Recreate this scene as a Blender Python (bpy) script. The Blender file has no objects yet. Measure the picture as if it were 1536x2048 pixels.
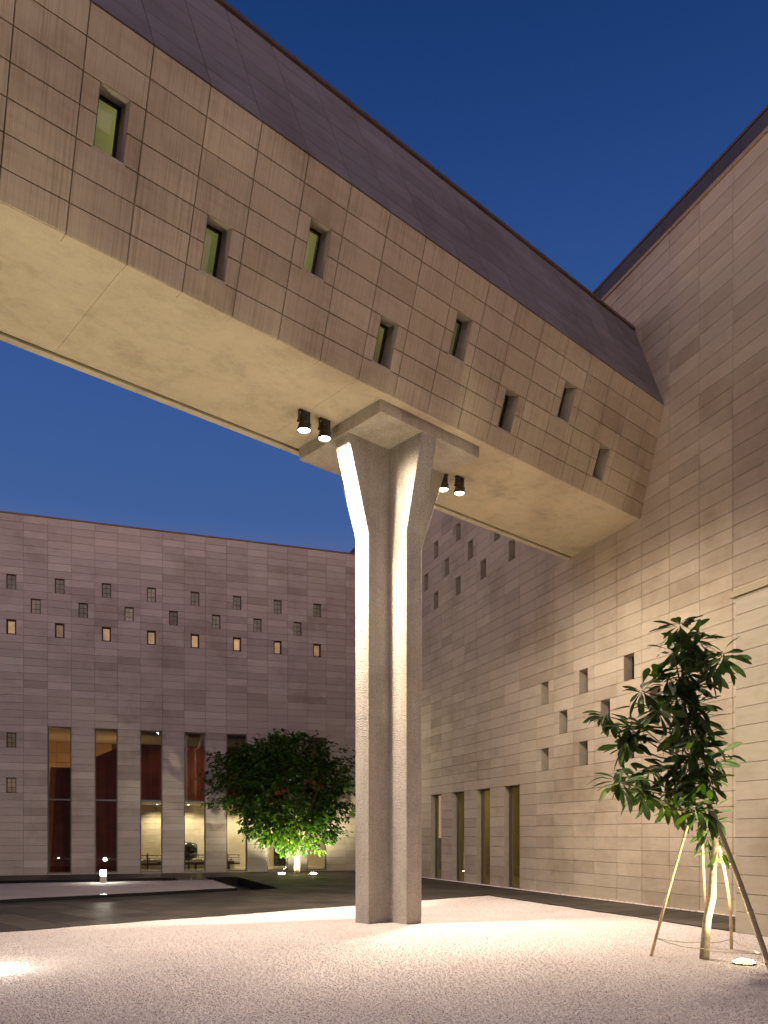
import bpy, bmesh, math, random
import numpy as np
from mathutils import Vector, Matrix

random.seed(7)
RNG = np.random.default_rng(7)
scene = bpy.context.scene
COL = scene.collection
R = math.radians

# ------------------------------------------------------------------ camera
EYE = 1.52                      # eye height; shift lens, optical axis level
cam_d = bpy.data.cameras.new("camera")
cam_d.sensor_fit = 'HORIZONTAL'
cam_d.sensor_width = 36.0
cam_d.lens = 36.0 * 1600 / 1536
cam_d.shift_y = (1671 - 1024) / 1536
cam_d.clip_end = 900
cam = bpy.data.objects.new("camera", cam_d)
COL.objects.link(cam)
cam.location = (0, 0, EYE)
cam.rotation_euler = (R(90), 0, 0)
scene.camera = cam

# ------------------------------------------------------------------ sky
world = bpy.data.worlds.new("World")
scene.world = world
world.use_nodes = True
wt = world.node_tree
wt.nodes.clear()
w_out = wt.nodes.new("ShaderNodeOutputWorld")
w_bg = wt.nodes.new("ShaderNodeBackground")
w_geo = wt.nodes.new("ShaderNodeTexCoord")
w_sep = wt.nodes.new("ShaderNodeSeparateXYZ")
w_ramp = wt.nodes.new("ShaderNodeValToRGB")
wt.links.new(w_geo.outputs["Generated"], w_sep.inputs[0])
wt.links.new(w_sep.outputs["Z"], w_ramp.inputs[0])
# broad glow added behind the viewer to brighten the walls, fading into the blue


def w_math(op, a, b=0.0):
    nd = wt.nodes.new("ShaderNodeMath")
    nd.operation = op
    nd.use_clamp = False
    for sck, v in ((nd.inputs[0], a), (nd.inputs[1], b)):
        if isinstance(v, bpy.types.NodeSocket):
            wt.links.new(v, sck)
        else:
            sck.default_value = v
    return nd.outputs[0]


w_back = w_math('MAXIMUM', w_math('ADD', w_math('MULTIPLY', w_sep.outputs["Y"], -.75), .25), 0.0)
w_low = w_math('POWER', w_math('MAXIMUM', w_math('SUBTRACT', 1.0, w_math('ABSOLUTE', w_sep.outputs["Z"])), 0.0), 1.6)
w_glow = wt.nodes.new("ShaderNodeMix")
w_glow.data_type = 'RGBA'
w_glow.blend_type = 'ADD'
wt.links.new(w_math('MULTIPLY', w_back, w_low), w_glow.inputs[0])
wt.links.new(w_ramp.outputs[0], w_glow.inputs[6])
w_glow.inputs[7].default_value = (1.60, 1.10, .98, 1)
wt.links.new(w_glow.outputs[2], w_bg.inputs[0])
wt.links.new(w_bg.outputs[0], w_out.inputs[0])
# clear dusk sky: mauve after-glow along the horizon, deep blue overhead
SKY = [(0.0, (.70, .46, .44)), (.14, (.52, .38, .42)), (.27, (.15, .17, .30)), (.36, (.052, .115, .320)),
       (.52, (.031, .088, .285)), (.66, (.0145, .052, .200)), (.74, (.008, .036, .150)), (1.0, (.009, .030, .11))]
cr = w_ramp.color_ramp
while len(cr.elements) > 1:
    cr.elements.remove(cr.elements[-1])
cr.elements[0].position = SKY[0][0]
cr.elements[0].color = (*SKY[0][1], 1)
for p, c in SKY[1:]:
    e = cr.elements.new(p)
    e.color = (*c, 1)
w_bg.inputs[1].default_value = 1.0

scene.view_settings.view_transform = 'Standard'
scene.view_settings.look = 'None'
scene.view_settings.exposure = 0.0
scene.view_settings.gamma = 1.0
scene.view_settings.use_curve_mapping = False
scene.render.engine = 'CYCLES'
scene.cycles.use_denoising = True
scene.cycles.max_bounces = 10
scene.cycles.diffuse_bounces = 6
scene.cycles.glossy_bounces = 4
scene.cycles.transmission_bounces = 6
scene.cycles.transparent_max_bounces = 12
scene.cycles.sample_clamp_indirect = 4.0
scene.cycles.caustics_reflective = False
scene.cycles.caustics_refractive = False

# lamp strengths (real fittings, built further down)
FLOOD_W = 1600
FLOOD_SPILL_W = 1080
TREE_UP_W = 800
COURT_UP_W = 900
FLOOD_COL = (1.0, .85, .66)
UP_COL = (1.0, .90, .60)

# ------------------------------------------------------------------ layout frames
Z = Vector((0, 0, 1))
dR = Vector((-.37375, 1, 0)).normalized()          # gallery wall on the right, running away
nR = Vector((dR.y, -dR.x, 0))
cR = 11.5756
dL = Vector((4632 / 1600, 1, 0)).normalized()      # hall wall on the left
nL = Vector((-dL.y, dL.x, 0))
cL = 33.3067
CORNER = Vector((-.7195, 34.9893, 0))              # where the two walls meet
Bv = Vector((1.11375, 1, 0)).normalized()          # bridge axis
Pv = Vector((-Bv.y, Bv.x, 0))


def BP(b, p, z=0.0):
    return Bv * b + Pv * p + Z * z


def ray_pt(x, y, depth):
    """point of the place seen at photo pixel (x, y) at a given distance"""
    return Vector(((x - 768) / 1600 * depth, depth, EYE + (1671 - y) / 1600 * depth))


def to_px(v):
    return 768 + 1600 * v.x / v.y, 1671 - 1600 * (v.z - EYE) / v.y


# ------------------------------------------------------------------ object helpers
def tag(o, label=None, cat=None, group=None, kind=None):
    if label: o["label"] = label
    if cat: o["category"] = cat
    if group: o["group"] = group
    if kind: o["kind"] = kind
    return o


def link(name, data, parent=None, matrix=None):
    o = bpy.data.objects.new(name, data)
    COL.objects.link(o)
    if parent is not None:
        o.parent = parent
        o.matrix_parent_inverse = PINV.setdefault(parent.name, parent.matrix_basis.inverted())
    if matrix is not None:
        o.matrix_basis = matrix
    return o


PINV = {}


def empty(name, loc, label, cat, group=None):
    o = bpy.data.objects.new(name, None)
    COL.objects.link(o)
    o.empty_display_size = .2
    o.location = loc
    o.matrix_basis = Matrix.Translation(loc)
    return tag(o, label, cat, group)


class MB:
    """collects polygons; build() links them as one mesh object"""
    def __init__(self):
        self.v, self.f, self.mi = [], [], []

    def poly(self, pts, m=0):
        n = len(self.v)
        self.v += [tuple(p) for p in pts]
        self.f.append(tuple(range(n, n + len(pts))))
        self.mi.append(m)

    def box(self, lo, hi, fr=None, m=0):
        """axis box in a frame (O, U, V, N)"""
        O, U, V, N = fr or (Vector((0, 0, 0)), Vector((1, 0, 0)), Vector((0, 1, 0)), Z)
        c = [O + U * x + V * y + N * z for z in (lo[2], hi[2]) for y in (lo[1], hi[1]) for x in (lo[0], hi[0])]
        n = len(self.v)
        self.v += [tuple(p) for p in c]
        for q in ((0, 2, 3, 1), (4, 5, 7, 6), (0, 1, 5, 4), (2, 6, 7, 3), (0, 4, 6, 2), (1, 3, 7, 5)):
            self.f.append(tuple(n + i for i in q))
            self.mi.append(m)

    def tube(self, pts, radii, seg=10, m=0, cap=True):
        pts = [Vector(p) for p in pts]
        n0 = len(self.v)
        prev = None
        for i, p in enumerate(pts):
            d = (pts[min(i + 1, len(pts) - 1)] - pts[max(i - 1, 0)]).normalized()
            if prev is None:
                a = Vector((1, 0, 0)) if abs(d.x) < .9 else Vector((0, 1, 0))
                prev = (a - d * a.dot(d)).normalized()
            else:
                prev = (prev - d * prev.dot(d)).normalized()
            s = d.cross(prev)
            r = radii[i] if hasattr(radii, '__len__') else radii
            for k in range(seg):
                t = 2 * math.pi * k / seg
                self.v.append(tuple(p + (prev * math.cos(t) + s * math.sin(t)) * r))
        for i in range(len(pts) - 1):
            for k in range(seg):
                a, b = n0 + i * seg + k, n0 + i * seg + (k + 1) % seg
                self.f.append((a, b, b + seg, a + seg))
                self.mi.append(m)
        if cap:
            self.f.append(tuple(n0 + k for k in reversed(range(seg))))
            self.mi.append(m)
            self.f.append(tuple(n0 + (len(pts) - 1) * seg + k for k in range(seg)))
            self.mi.append(m)

    def lathe(self, prof, origin, axis=Z, seg=24, m=0):
        """prof: list of (radius, height)"""
        axis = Vector(axis).normalized()
        a = Vector((1, 0, 0)) if abs(axis.x) < .9 else Vector((0, 1, 0))
        e1 = (a - axis * a.dot(axis)).normalized()
        e2 = axis.cross(e1)
        n0 = len(self.v)
        for r, h in prof:
            for k in range(seg):
                t = 2 * math.pi * k / seg
                self.v.append(tuple(Vector(origin) + axis * h + (e1 * math.cos(t) + e2 * math.sin(t)) * r))
        for i in range(len(prof) - 1):
            for k in range(seg):
                x, y = n0 + i * seg + k, n0 + i * seg + (k + 1) % seg
                self.f.append((x, y, y + seg, x + seg))
                self.mi.append(m)
        if prof[0][0] > 1e-4:
            self.f.append(tuple(n0 + k for k in reversed(range(seg))))
            self.mi.append(m)
        if prof[-1][0] > 1e-4:
            self.f.append(tuple(n0 + (len(prof) - 1) * seg + k for k in range(seg)))
            self.mi.append(m)

    def mesh(self, name, mats, smooth=False):
        me = bpy.data.meshes.new(name)
        me.from_pydata(self.v, [], self.f)
        for m in (mats if isinstance(mats, (list, tuple)) else [mats]):
            me.materials.append(m)
        if any(self.mi):
            me.polygons.foreach_set("material_index", self.mi)
        if smooth:
            me.polygons.foreach_set("use_smooth", [True] * len(me.polygons))
        me.update()
        return me

    def build(self, name, mats, parent=None, smooth=False, **kw):
        return tag(link(name, self.mesh(name, mats, smooth), parent), **kw)


# ------------------------------------------------------------------ materials
class NT:
    def __init__(self, name):
        self.m = bpy.data.materials.new(name)
        self.m.use_nodes = True
        self.t = self.m.node_tree
        self.t.nodes.clear()
        self.out = self.n("ShaderNodeOutputMaterial")

    def n(self, typ, inp=None, **kw):
        nd = self.t.nodes.new(typ)
        for k, v in kw.items():
            setattr(nd, k, v)
        for k, v in (inp or {}).items():
            s = nd.inputs[k]
            if isinstance(v, bpy.types.NodeSocket):
                self.t.links.new(v, s)
            else:
                s.default_value = v
        return nd

    def mixc(self, fac, a, b, mode='MIX'):
        nd = self.n("ShaderNodeMix", data_type='RGBA', blend_type=mode)
        for s, v in ((nd.inputs[0], fac), (nd.inputs[6], a), (nd.inputs[7], b)):
            if isinstance(v, bpy.types.NodeSocket):
                self.t.links.new(v, s)
            else:
                s.default_value = v if not isinstance(v, tuple) or len(v) == 4 else (*v, 1)
        return nd.outputs[2]

    def ramp(self, fac, stops):
        nd = self.n("ShaderNodeValToRGB", {0: fac})
        el = nd.color_ramp.elements
        while len(el) > 1:
            el.remove(el[-1])
        for i, (p, c) in enumerate(stops):
            e = el[0] if i == 0 else el.new(p)
            e.position = p
            c = c if isinstance(c, tuple) else (c, c, c)
            e.color = (*c, 1)
        return nd.outputs[0]

    def math(self, op, a, b=0.0):
        nd = self.n("ShaderNodeMath", operation=op)
        for s, v in ((nd.inputs[0], a), (nd.inputs[1], b)):
            if isinstance(v, bpy.types.NodeSocket):
                self.t.links.new(v, s)
            else:
                s.default_value = v
        return nd.outputs[0]

    def coords(self, ang=0.0, scale=(1, 1, 1)):
        g = self.n("ShaderNodeNewGeometry")
        mp = self.n("ShaderNodeMapping", {0: g.outputs["Position"], 2: (0, 0, -ang), 3: (1, 1, 1)})
        mp2 = self.n("ShaderNodeMapping", {0: mp.outputs[0], 3: scale})
        return mp2.outputs[0]

    def noise(self, vec, scale, detail=4, rough=.6):
        return self.n("ShaderNodeTexNoise", {"Vector": vec, "Scale": scale, "Detail": detail, "Roughness": rough}).outputs[0]

    def finish(self, color, rough=.8, bump=None, strength=.3, dist=.01, spec=.3, **kw):
        b = self.n("ShaderNodeBsdfPrincipled", {"Base Color": color if not isinstance(color, tuple) else (*color[:3], 1),
                                                "Roughness": rough, "Specular IOR Level": spec, **kw})
        if bump is not None:
            bn = self.n("ShaderNodeBump", {"Strength": strength, "Distance": dist, "Height": bump})
            self.t.links.new(bn.outputs[0], b.inputs["Normal"])
        self.t.links.new(b.outputs[0], self.out.inputs[0])
        return self.m


def stone_mat(name, ang, dark, light, streak=0.0, var=.75, streak_ax=0):
    """split sandstone: each slab its own tone, sedimentary grain along the wall, rain stains"""
    k = NT(name)
    oi = k.n("ShaderNodeObjectInfo").outputs["Random"]
    isl = k.n("ShaderNodeNewGeometry").outputs["Random Per Island"]
    rnd = k.math('FRACT', k.math('ADD', k.math('MULTIPLY', oi, 7.31), isl))
    tone = k.ramp(rnd, [(0, dark), (.12, tuple(a * .55 + b * .45 for a, b in zip(dark, light))),
                        (.55, tuple(a * .35 + b * .65 for a, b in zip(dark, light))), (.9, light),
                        (1, tuple(min(1, c * 1.08) for c in light))])
    mean = tuple(a * .42 + b * .58 for a, b in zip(dark, light))
    col = k.mixc(var, mean, tone)
    hue = k.math('FRACT', k.math('MULTIPLY', rnd, 13.7))
    col = k.mixc(k.math('MULTIPLY', hue, .5), col, (.52, .42, .28), 'MULTIPLY') if False else col
    off = k.n("ShaderNodeCombineXYZ", {0: k.math('MULTIPLY', rnd, 37.0), 2: k.math('MULTIPLY', rnd, 91.0)}).outputs[0]
    c1 = k.n("ShaderNodeVectorMath", {0: k.coords(ang, (.9, .9, 5.5)), 1: off}, operation='ADD').outputs[0]
    grain = k.noise(c1, 2.2, 6, .65)
    col = k.mixc(1.0, col, k.ramp(grain, [(.25, .88), (.5, .99), (.78, 1.06)]), 'MULTIPLY')
    blot = k.noise(k.coords(ang, (1, 1, 1)), .55, 5, .65)
    col = k.mixc(1.0, col, k.ramp(blot, [(.3, (.78, .74, .69)), (.5, (1, 1, 1)), (.75, (1.07, 1.04, .98))]), 'MULTIPLY')
    fine = k.noise(k.coords(ang, (1, 1, 1.4)), 70, 3, .6)
    if streak:
        st = k.noise(k.coords(ang, (55, .9, .9)), 1.0, 3, .7)
        broad = k.noise(k.coords(ang, (3.2, .35, .35)), 1.0, 4, .6)
        sfac = k.math('MULTIPLY', k.ramp(st, [(.42, 0.0), (.70, 1.0)]), k.ramp(broad, [(.35, .25), (.65, 1.0)]))
        col = k.mixc(k.math('MULTIPLY', sfac, streak), col, (.50, .42, .35), 'MULTIPLY')
        h = k.math('ADD', fine, k.math('MULTIPLY', st, 1.5))
    else:
        h = k.math('ADD', fine, k.math('MULTIPLY', grain, 1.2))
    return k.finish(col, .78, h, .22, .006, .25)


def plain(name, color, rough=.7, metal=0.0, spec=.4, nscale=0, amt=.15, bump=0.0, dist=.004):
    k = NT(name)
    c = (*color, 1)
    h = None
    if nscale:
        nz = k.noise(k.coords(), nscale, 5, .6)
        c = k.mixc(1.0, c, k.ramp(nz, [(.25, 1 - amt), (.75, 1 + amt)]), 'MULTIPLY')
        h = nz if bump else None
    return k.finish(c, rough, h, bump, dist, spec, Metallic=metal)


ANG_R = math.atan2(dR.y, dR.x)
ANG_L = math.atan2(dL.y, dL.x)
ANG_B = math.atan2(Bv.y, Bv.x)
M_STONE_R = stone_mat("sandstone_gallery", ANG_R, (.41, .335, .25), (.55, .47, .36), var=.85)
M_STONE_L = stone_mat("sandstone_hall", ANG_L, (.40, .335, .285), (.58, .51, .445), var=.9)
M_STONE_B = stone_mat("sandstone_bridge", ANG_B, (.45, .365, .25), (.585, .49, .345), streak=.75, var=.7)
M_ROOF_B_SHADED = stone_mat("sandstone_roof_shaded", ANG_B, (.19, .17, .165), (.27, .245, .24), streak=.25, var=.6)  # bridge stone darkened: the roof's lack of lamplight is put into its colour
M_UPPER_SHADED = stone_mat("upper_cladding_shaded", ANG_R, (.075, .075, .09), (.10, .10, .12), var=.7)  # darker cladding colour carries the shade on the set-back storey
M_MORTAR = plain("joint_mortar", (.17, .13, .095), .95, spec=.1)
M_OPENJOINT = plain("open_joint", (.06, .046, .032), .95, spec=.1)
M_REVEAL = plain("reveal_stone", (.40, .345, .275), .8, spec=.2, nscale=6, amt=.12, bump=.15)
M_COPING = plain("coping_metal", (.17, .115, .075), .5, .35, nscale=3, amt=.2)
M_DARKMETAL = plain("dark_frame_metal", (.035, .032, .032), .42, .5)
M_GREYMETAL = plain("grey_frame_metal", (.16, .155, .16), .4, .7)
M_FLOODMETAL = plain("cast_lamp_metal", (.05, .042, .035), .5, .4)
M_GRANITE = plain("black_granite", (.008, .008, .009), .18, spec=.45, nscale=40, amt=.3)
M_BASIN = plain("basin_granite", (.006, .006, .007), .5, spec=.15, nscale=30, amt=.3)
M_CORE = plain("wall_core", (.18, .15, .12), .9, spec=.1)


def concrete_mat(name, color, sc=60, strength=.55, dist=.012, amt=.16, board=0.0):
    k = NT(name)
    co = k.coords()
    a = k.noise(co, 1.3, 6, .62)
    b = k.noise(co, sc, 4, .7)
    v = k.n("ShaderNodeTexVoronoi", {"Vector": co, "Scale": sc * 1.2}).outputs["Distance"]
    col = k.mixc(1.0, (*color, 1), k.ramp(a, [(.28, 1 - amt * 1.4), (.5, 1.0), (.75, 1 + amt * .6)]), 'MULTIPLY')
    col = k.mixc(1.0, col, k.ramp(b, [(.3, 1 - amt * 1.6), (.6, 1.05)]), 'MULTIPLY')
    sp = k.noise(co, sc * .8, 3, .6)
    col = k.mixc(1.0, col, k.ramp(sp, [(.30, .78), (.47, 1.0), (.68, 1.12)]), 'MULTIPLY')
    stn = k.noise(k.n('ShaderNodeMapping', {0: co, 3: (3.0, 3.0, .22)}).outputs[0], 1.4, 5, .65)
    col = k.mixc(1.0, col, k.ramp(stn, [(.3, (.84, .80, .75)), (.55, (1, 1, 1))]), 'MULTIPLY')
    return k.finish(col, .9, k.math('ADD', b, k.math('MULTIPLY', v, .7)), strength, dist, .15)


M_COLUMN = concrete_mat("bush_hammered_concrete", (.62, .565, .485), 42, 1.0, .035, .15)


def soffit_mat():
    k = NT("soffit_render")
    co = k.coords(ANG_B)
    a = k.noise(co, 1.1, 7, .68)
    b = k.noise(co, 45, 4, .7)
    crack = k.n("ShaderNodeTexNoise", {"Vector": k.coords(ANG_B, (.55, 1, 1)), "Scale": 1.3, "Detail": 8, "Roughness": .72}).outputs[0]
    line = k.ramp(crack, [(.485, 0.0), (.5, 1.0), (.515, 0.0)])
    col = k.mixc(1.0, (.62, .53, .37, 1), k.ramp(a, [(.30, .72), (.45, .95), (.6, 1.02), (.75, 1.08)]), 'MULTIPLY')
    col = k.mixc(1.0, col, k.ramp(k.noise(k.coords(ANG_B, (1, 1.5, 1)), 2.3, 9, .75), [(.34, .86), (.5, 1.0), (.7, 1.04)]), 'MULTIPLY')
    col = k.mixc(k.math('MULTIPLY', line, k.ramp(b, [(.4, 0.0), (.7, .5)])), col, (.33, .26, .17))
    col = k.mixc(1.0, col, k.ramp(b, [(.3, .90), (.7, 1.05)]), 'MULTIPLY')
    return k.finish(col, .9, k.math('ADD', b, a), .45, .012, .15)


M_SOFFIT = soffit_mat()


def gravel_mat(name, base_only=False, tone=1.0):
    k = NT(name)
    co = k.coords()
    rnd = k.n("ShaderNodeObjectInfo").outputs["Random"]
    vor = k.n("ShaderNodeTexVoronoi", {"Vector": co, "Scale": 62.0})
    if base_only:
        t = k.n("ShaderNodeSeparateColor", {0: vor.outputs["Color"]}).outputs[0]
    else:
        t = rnd
    col = k.ramp(t, [(0, (.20, .15, .12)), (.03, (.34, .27, .23)), (.06, (.62, .53, .50)), (.4, (.71, .62, .60)),
                     (.8, (.79, .70, .685)), (1, (.85, .78, .77))])
    if not base_only:
        col = k.mixc(1.0, col, (1.14, 1.14, 1.14, 1), 'MULTIPLY')
    if tone != 1.0:
        col = k.mixc(1.0, col, (tone, tone * .96, tone * .98, 1), 'MULTIPLY')
    wide = k.noise(co, .8, 4, .6)
    col = k.mixc(1.0, col, k.ramp(wide, [(.3, (.90, .88, .87)), (.7, (1.03, 1.02, 1.01))]), 'MULTIPLY')
    if base_only:
        gap = k.ramp(vor.outputs["Distance"], [(.25, 1.0), (.62, .66)])  # shade between the stones, painted into the colour
        col = k.mixc(1.0, col, gap, 'MULTIPLY')
        h = k.math('SUBTRACT', k.math('MULTIPLY', k.noise(co, 22, 3, .6), .9), vor.outputs["Distance"])
        return k.finish(col, .9, h, .6, .016, .15)
    return k.finish(col, .85, k.noise(co, 150, 2, .5), .2, .002, .2)


M_GRAVEL = gravel_mat("white_gravel_bed", True)
M_PEBBLE = gravel_mat("white_pebble")
M_GRAVEL_SHADED = gravel_mat("white_gravel_shaded", True, .62)  # white gravel toned down, painting in the weaker light on the raised bed


def paving_mat():
    k = NT("dark_slate_paving")
    rnd = k.math('FRACT', k.math('ADD', k.math('MULTIPLY', k.n("ShaderNodeObjectInfo").outputs["Random"], 5.3),
                                 k.n("ShaderNodeNewGeometry").outputs["Random Per Island"]))
    a = k.noise(k.coords(ANG_B, (.7, 2.6, 1)), 1.1, 6, .65)
    f = k.noise(k.coords(), 45, 3, .6)
    col = k.ramp(rnd, [(0, (.031, .026, .021)), (.5, (.046, .038, .031)), (1, (.066, .055, .046))])
    col = k.mixc(1.0, col, k.ramp(a, [(.3, .68), (.7, 1.25)]), 'MULTIPLY')
    rg = k.ramp(a, [(.3, .42), (.7, .62)])
    return k.finish(col, rg, k.math('ADD', f, k.math('MULTIPLY', a, 2.0)), .25, .005, .22)


M_PAVING = paving_mat()
M_SOIL = plain("joint_bedding", (.30, .25, .205), .95, spec=.1)


def glass_mat(name, tint=(.92, .95, .92), boost=1.0, rough=0.0):
    k = NT(name)
    fr = k.n("ShaderNodeFresnel", {0: 1.5}).outputs[0]
    front = k.math('SUBTRACT', 1.0, k.n("ShaderNodeNewGeometry").outputs["Backfacing"])   # reflect at the outer face only
    fr = k.math('MULTIPLY', fr, front)
    tr = k.n("ShaderNodeBsdfTransparent", {0: (*tint, 1)})
    gl = k.n("ShaderNodeBsdfGlossy", {0: (1, 1, 1, 1), 1: rough})
    mx = k.n("ShaderNodeMixShader", {0: k.math('MULTIPLY', fr, boost), 1: tr.outputs[0], 2: gl.outputs[0]})
    k.t.links.new(mx.outputs[0], k.out.inputs[0])
    return k.m


M_GLASS = glass_mat("clear_glass", (.93, .94, .90), .9)
M_GLASS_DARK = glass_mat("tinted_glass", (.78, .76, .60), 1.0)


def emit_mat(name, color, strength):
    k = NT(name)
    e = k.n("ShaderNodeEmission", {0: (*color, 1), 1: strength})
    k.t.links.new(e.outputs[0], k.out.inputs[0])
    return k.m


M_LENS = emit_mat("lamp_lens", (1.0, .93, .78), 30)
M_LENS_UP = emit_mat("uplight_lens", (1.0, .90, .58), 90)
M_DOWN = emit_mat("downlight_lens", (1.0, .95, .80), 14)


def lit_pane_mat(name, color, strength):
    """frosted glass lit from the room behind it"""
    k = NT(name)
    nz = k.noise(k.coords(), 3.0, 3, .6)
    col = k.mixc(1.0, (*color, 1), k.ramp(nz, [(.3, .65), (.7, 1.2)]), 'MULTIPLY')
    rnd = k.n("ShaderNodeObjectInfo").outputs["Random"]
    em = k.n("ShaderNodeEmission", {0: col, 1: k.math('MULTIPLY', k.ramp(rnd, [(0, .35), (.5, .8), (1, 1.25)]), strength)})
    gl = k.n("ShaderNodeBsdfGlossy", {0: (1, 1, 1, 1), 1: .08})
    fr = k.n("ShaderNodeFresnel", {0: 1.5}).outputs[0]
    mx = k.n("ShaderNodeMixShader", {0: fr, 1: em.outputs[0], 2: gl.outputs[0]})
    k.t.links.new(mx.outputs[0], k.out.inputs[0])
    return k.m


M_PANE_DIM = lit_pane_mat("frosted_pane", (.40, .27, .19), .30)
M_PANE_LIT = lit_pane_mat("lit_pane", (.62, .36, .17), .62)
M_PANE_OLIVE = lit_pane_mat("olive_pane", (.20, .17, .075), .75)

# ------------------------------------------------------------------ wall machinery
def frame(O, U, V=Z):
    return O, U, V, U.cross(V)


PIECES = {}


def piece_mesh(w, h, t, mat, cham=.005):
    key = (round(w, 3), round(h, 3), round(t, 3), mat.name)
    if key not in PIECES:
        m = MB()
        x, y = w / 2, h / 2
        base = [(-x, -y, -t), (x, -y, -t), (x, y, -t), (-x, y, -t)]
        mid = [(-x, -y, -cham), (x, -y, -cham), (x, y, -cham), (-x, y, -cham)]
        x -= cham
        y -= cham
        top = [(-x, -y, 0), (x, -y, 0), (x, y, 0), (-x, y, 0)]
        m.v = base + mid + top
        for r in (0, 4):
            for i in range(4):
                j = (i + 1) % 4
                m.f.append((r + i, r + j, r + j + 4, r + i + 4))
        m.f.append((8, 9, 10, 11))
        m.mi = [0] * 9
        PIECES[key] = m.mesh("stone_slab", mat)
    return PIECES[key]


def rect_minus(r, holes):
    out = [r]
    for h in holes:
        nxt = []
        for a in out:
            if h[0] >= a[1] - 1e-4 or h[1] <= a[0] + 1e-4 or h[2] >= a[3] - 1e-4 or h[3] <= a[2] + 1e-4:
                nxt.append(a)
                continue
            u0, u1 = max(a[0], h[0]), min(a[1], h[1])
            if h[0] > a[0] + 1e-3: nxt.append((a[0], h[0], a[2], a[3]))
            if h[1] < a[1] - 1e-3: nxt.append((h[1], a[1], a[2], a[3]))
            if h[2] > a[2] + 1e-3: nxt.append((u0, u1, a[2], h[2]))
            if h[3] < a[3] - 1e-3: nxt.append((u0, u1, h[3], a[3]))
        out = nxt
    return out


def clad(fr, us, vs, holes, mat, parent, name, gap=.0075, thick=.03, limit=300, proud=.003):
    """stone slabs over a wall, cut round its openings: the largest seen as parts, the rest as one part"""
    O, U, V, N = fr
    rects = []
    for j in range(len(vs) - 1):
        for i in range(len(us) - 1):
            rects += rect_minus((us[i], us[i + 1], vs[j], vs[j + 1]), holes)
    rows = []
    for a in rects:
        w, h = a[1] - a[0] - gap, a[3] - a[2] - gap
        if w < .02 or h < .02:
            continue
        c = O + U * ((a[0] + a[1]) / 2) + V * ((a[2] + a[3]) / 2)
        sc = 0
        if c.y > 1:
            px, py = to_px(c)
            if -60 < px < 1600 and -60 < py < 2110:
                sc = w * h / c.y ** 2 * abs((c - cam.location).normalized().dot(N))
        rows.append((sc, w, h, c))
    rows.sort(key=lambda r: -r[0])
    rest = MB()
    for n, (sc, w, h, c) in enumerate(rows):
        tilt = Matrix.Rotation(random.gauss(0, .0022), 4, 'X') @ Matrix.Rotation(random.gauss(0, .0022), 4, 'Y')
        mw = Matrix((U, V, N)).transposed().to_4x4()
        mw.translation = c + N * (thick + random.uniform(0, proud))
        mw = mw @ tilt
        me = piece_mesh(w, h, thick + .004, mat)
        if n < limit and sc > 0:
            link(name, me, parent, mw)
        else:
            n0 = len(rest.v)
            rest.v += [tuple(mw @ v.co) for v in me.vertices]
            for p in me.polygons:
                rest.f.append(tuple(n0 + i for i in p.vertices))
                rest.mi.append(0)
    if rest.v:
        rest.build(name, mat, parent, kind="stuff")


def core(fr, us, vs, holes, depth, parent, name="wall", joint=None):
    """solid wall behind the slabs with true openings and reveals"""
    O, U, V, N = fr
    xs = sorted({us[0], us[-1], *[h[0] for h in holes], *[h[1] for h in holes]})
    ys = sorted({vs[0], vs[-1], *[h[2] for h in holes], *[h[3] for h in holes]})
    nx, ny = len(xs) - 1, len(ys) - 1
    solid = [[not any(h[0] < (xs[i] + xs[i + 1]) / 2 < h[1] and h[2] < (ys[j] + ys[j + 1]) / 2 < h[3] for h in holes)
              for i in range(nx)] for j in range(ny)]
    m = MB()
    P = lambda u, v, n: O + U * u + V * v + N * n
    for j in range(ny):
        i = 0
        while i < nx:
            if not solid[j][i]:
                i += 1
                continue
            k = i
            while k < nx and solid[j][k]:
                k += 1
            a, b, c, d = xs[i], xs[k], ys[j], ys[j + 1]
            m.poly([P(a, c, 0), P(b, c, 0), P(b, d, 0), P(a, d, 0)], 0)
            m.poly([P(a, d, -depth), P(b, d, -depth), P(b, c, -depth), P(a, c, -depth)], 2)
            i = k
    for j in range(ny):
        for i in range(nx):
            a, b, c, d = xs[i], xs[i + 1], ys[j], ys[j + 1]
            s = solid[j][i]
            if not s:
                f = .03
                if i == 0 or solid[j][i - 1]: m.poly([P(a, c, f), P(a, d, f), P(a, d, -depth), P(a, c, -depth)], 1)
                if i == nx - 1 or solid[j][i + 1]: m.poly([P(b, d, f), P(b, c, f), P(b, c, -depth), P(b, d, -depth)], 1)
                if j == 0 or solid[j - 1][i]: m.poly([P(b, c, f), P(a, c, f), P(a, c, -depth), P(b, c, -depth)], 1)
                if j == ny - 1 or solid[j + 1][i]: m.poly([P(a, d, f), P(b, d, f), P(b, d, -depth), P(a, d, -depth)], 1)
    u0, u1, v0, v1 = us[0], us[-1], vs[0], vs[-1]
    m.poly([P(u0, v1, 0), P(u1, v1, 0), P(u1, v1, -depth), P(u0, v1, -depth)], 1)
    m.poly([P(u1, v0, 0), P(u1, v1, 0), P(u1, v1, -depth), P(u1, v0, -depth)], 1)
    m.poly([P(u0, v1, 0), P(u0, v0, 0), P(u0, v0, -depth), P(u0, v1, -depth)], 1)
    return m.build(name, [joint or M_MORTAR, M_REVEAL, M_CORE], parent)


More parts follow.
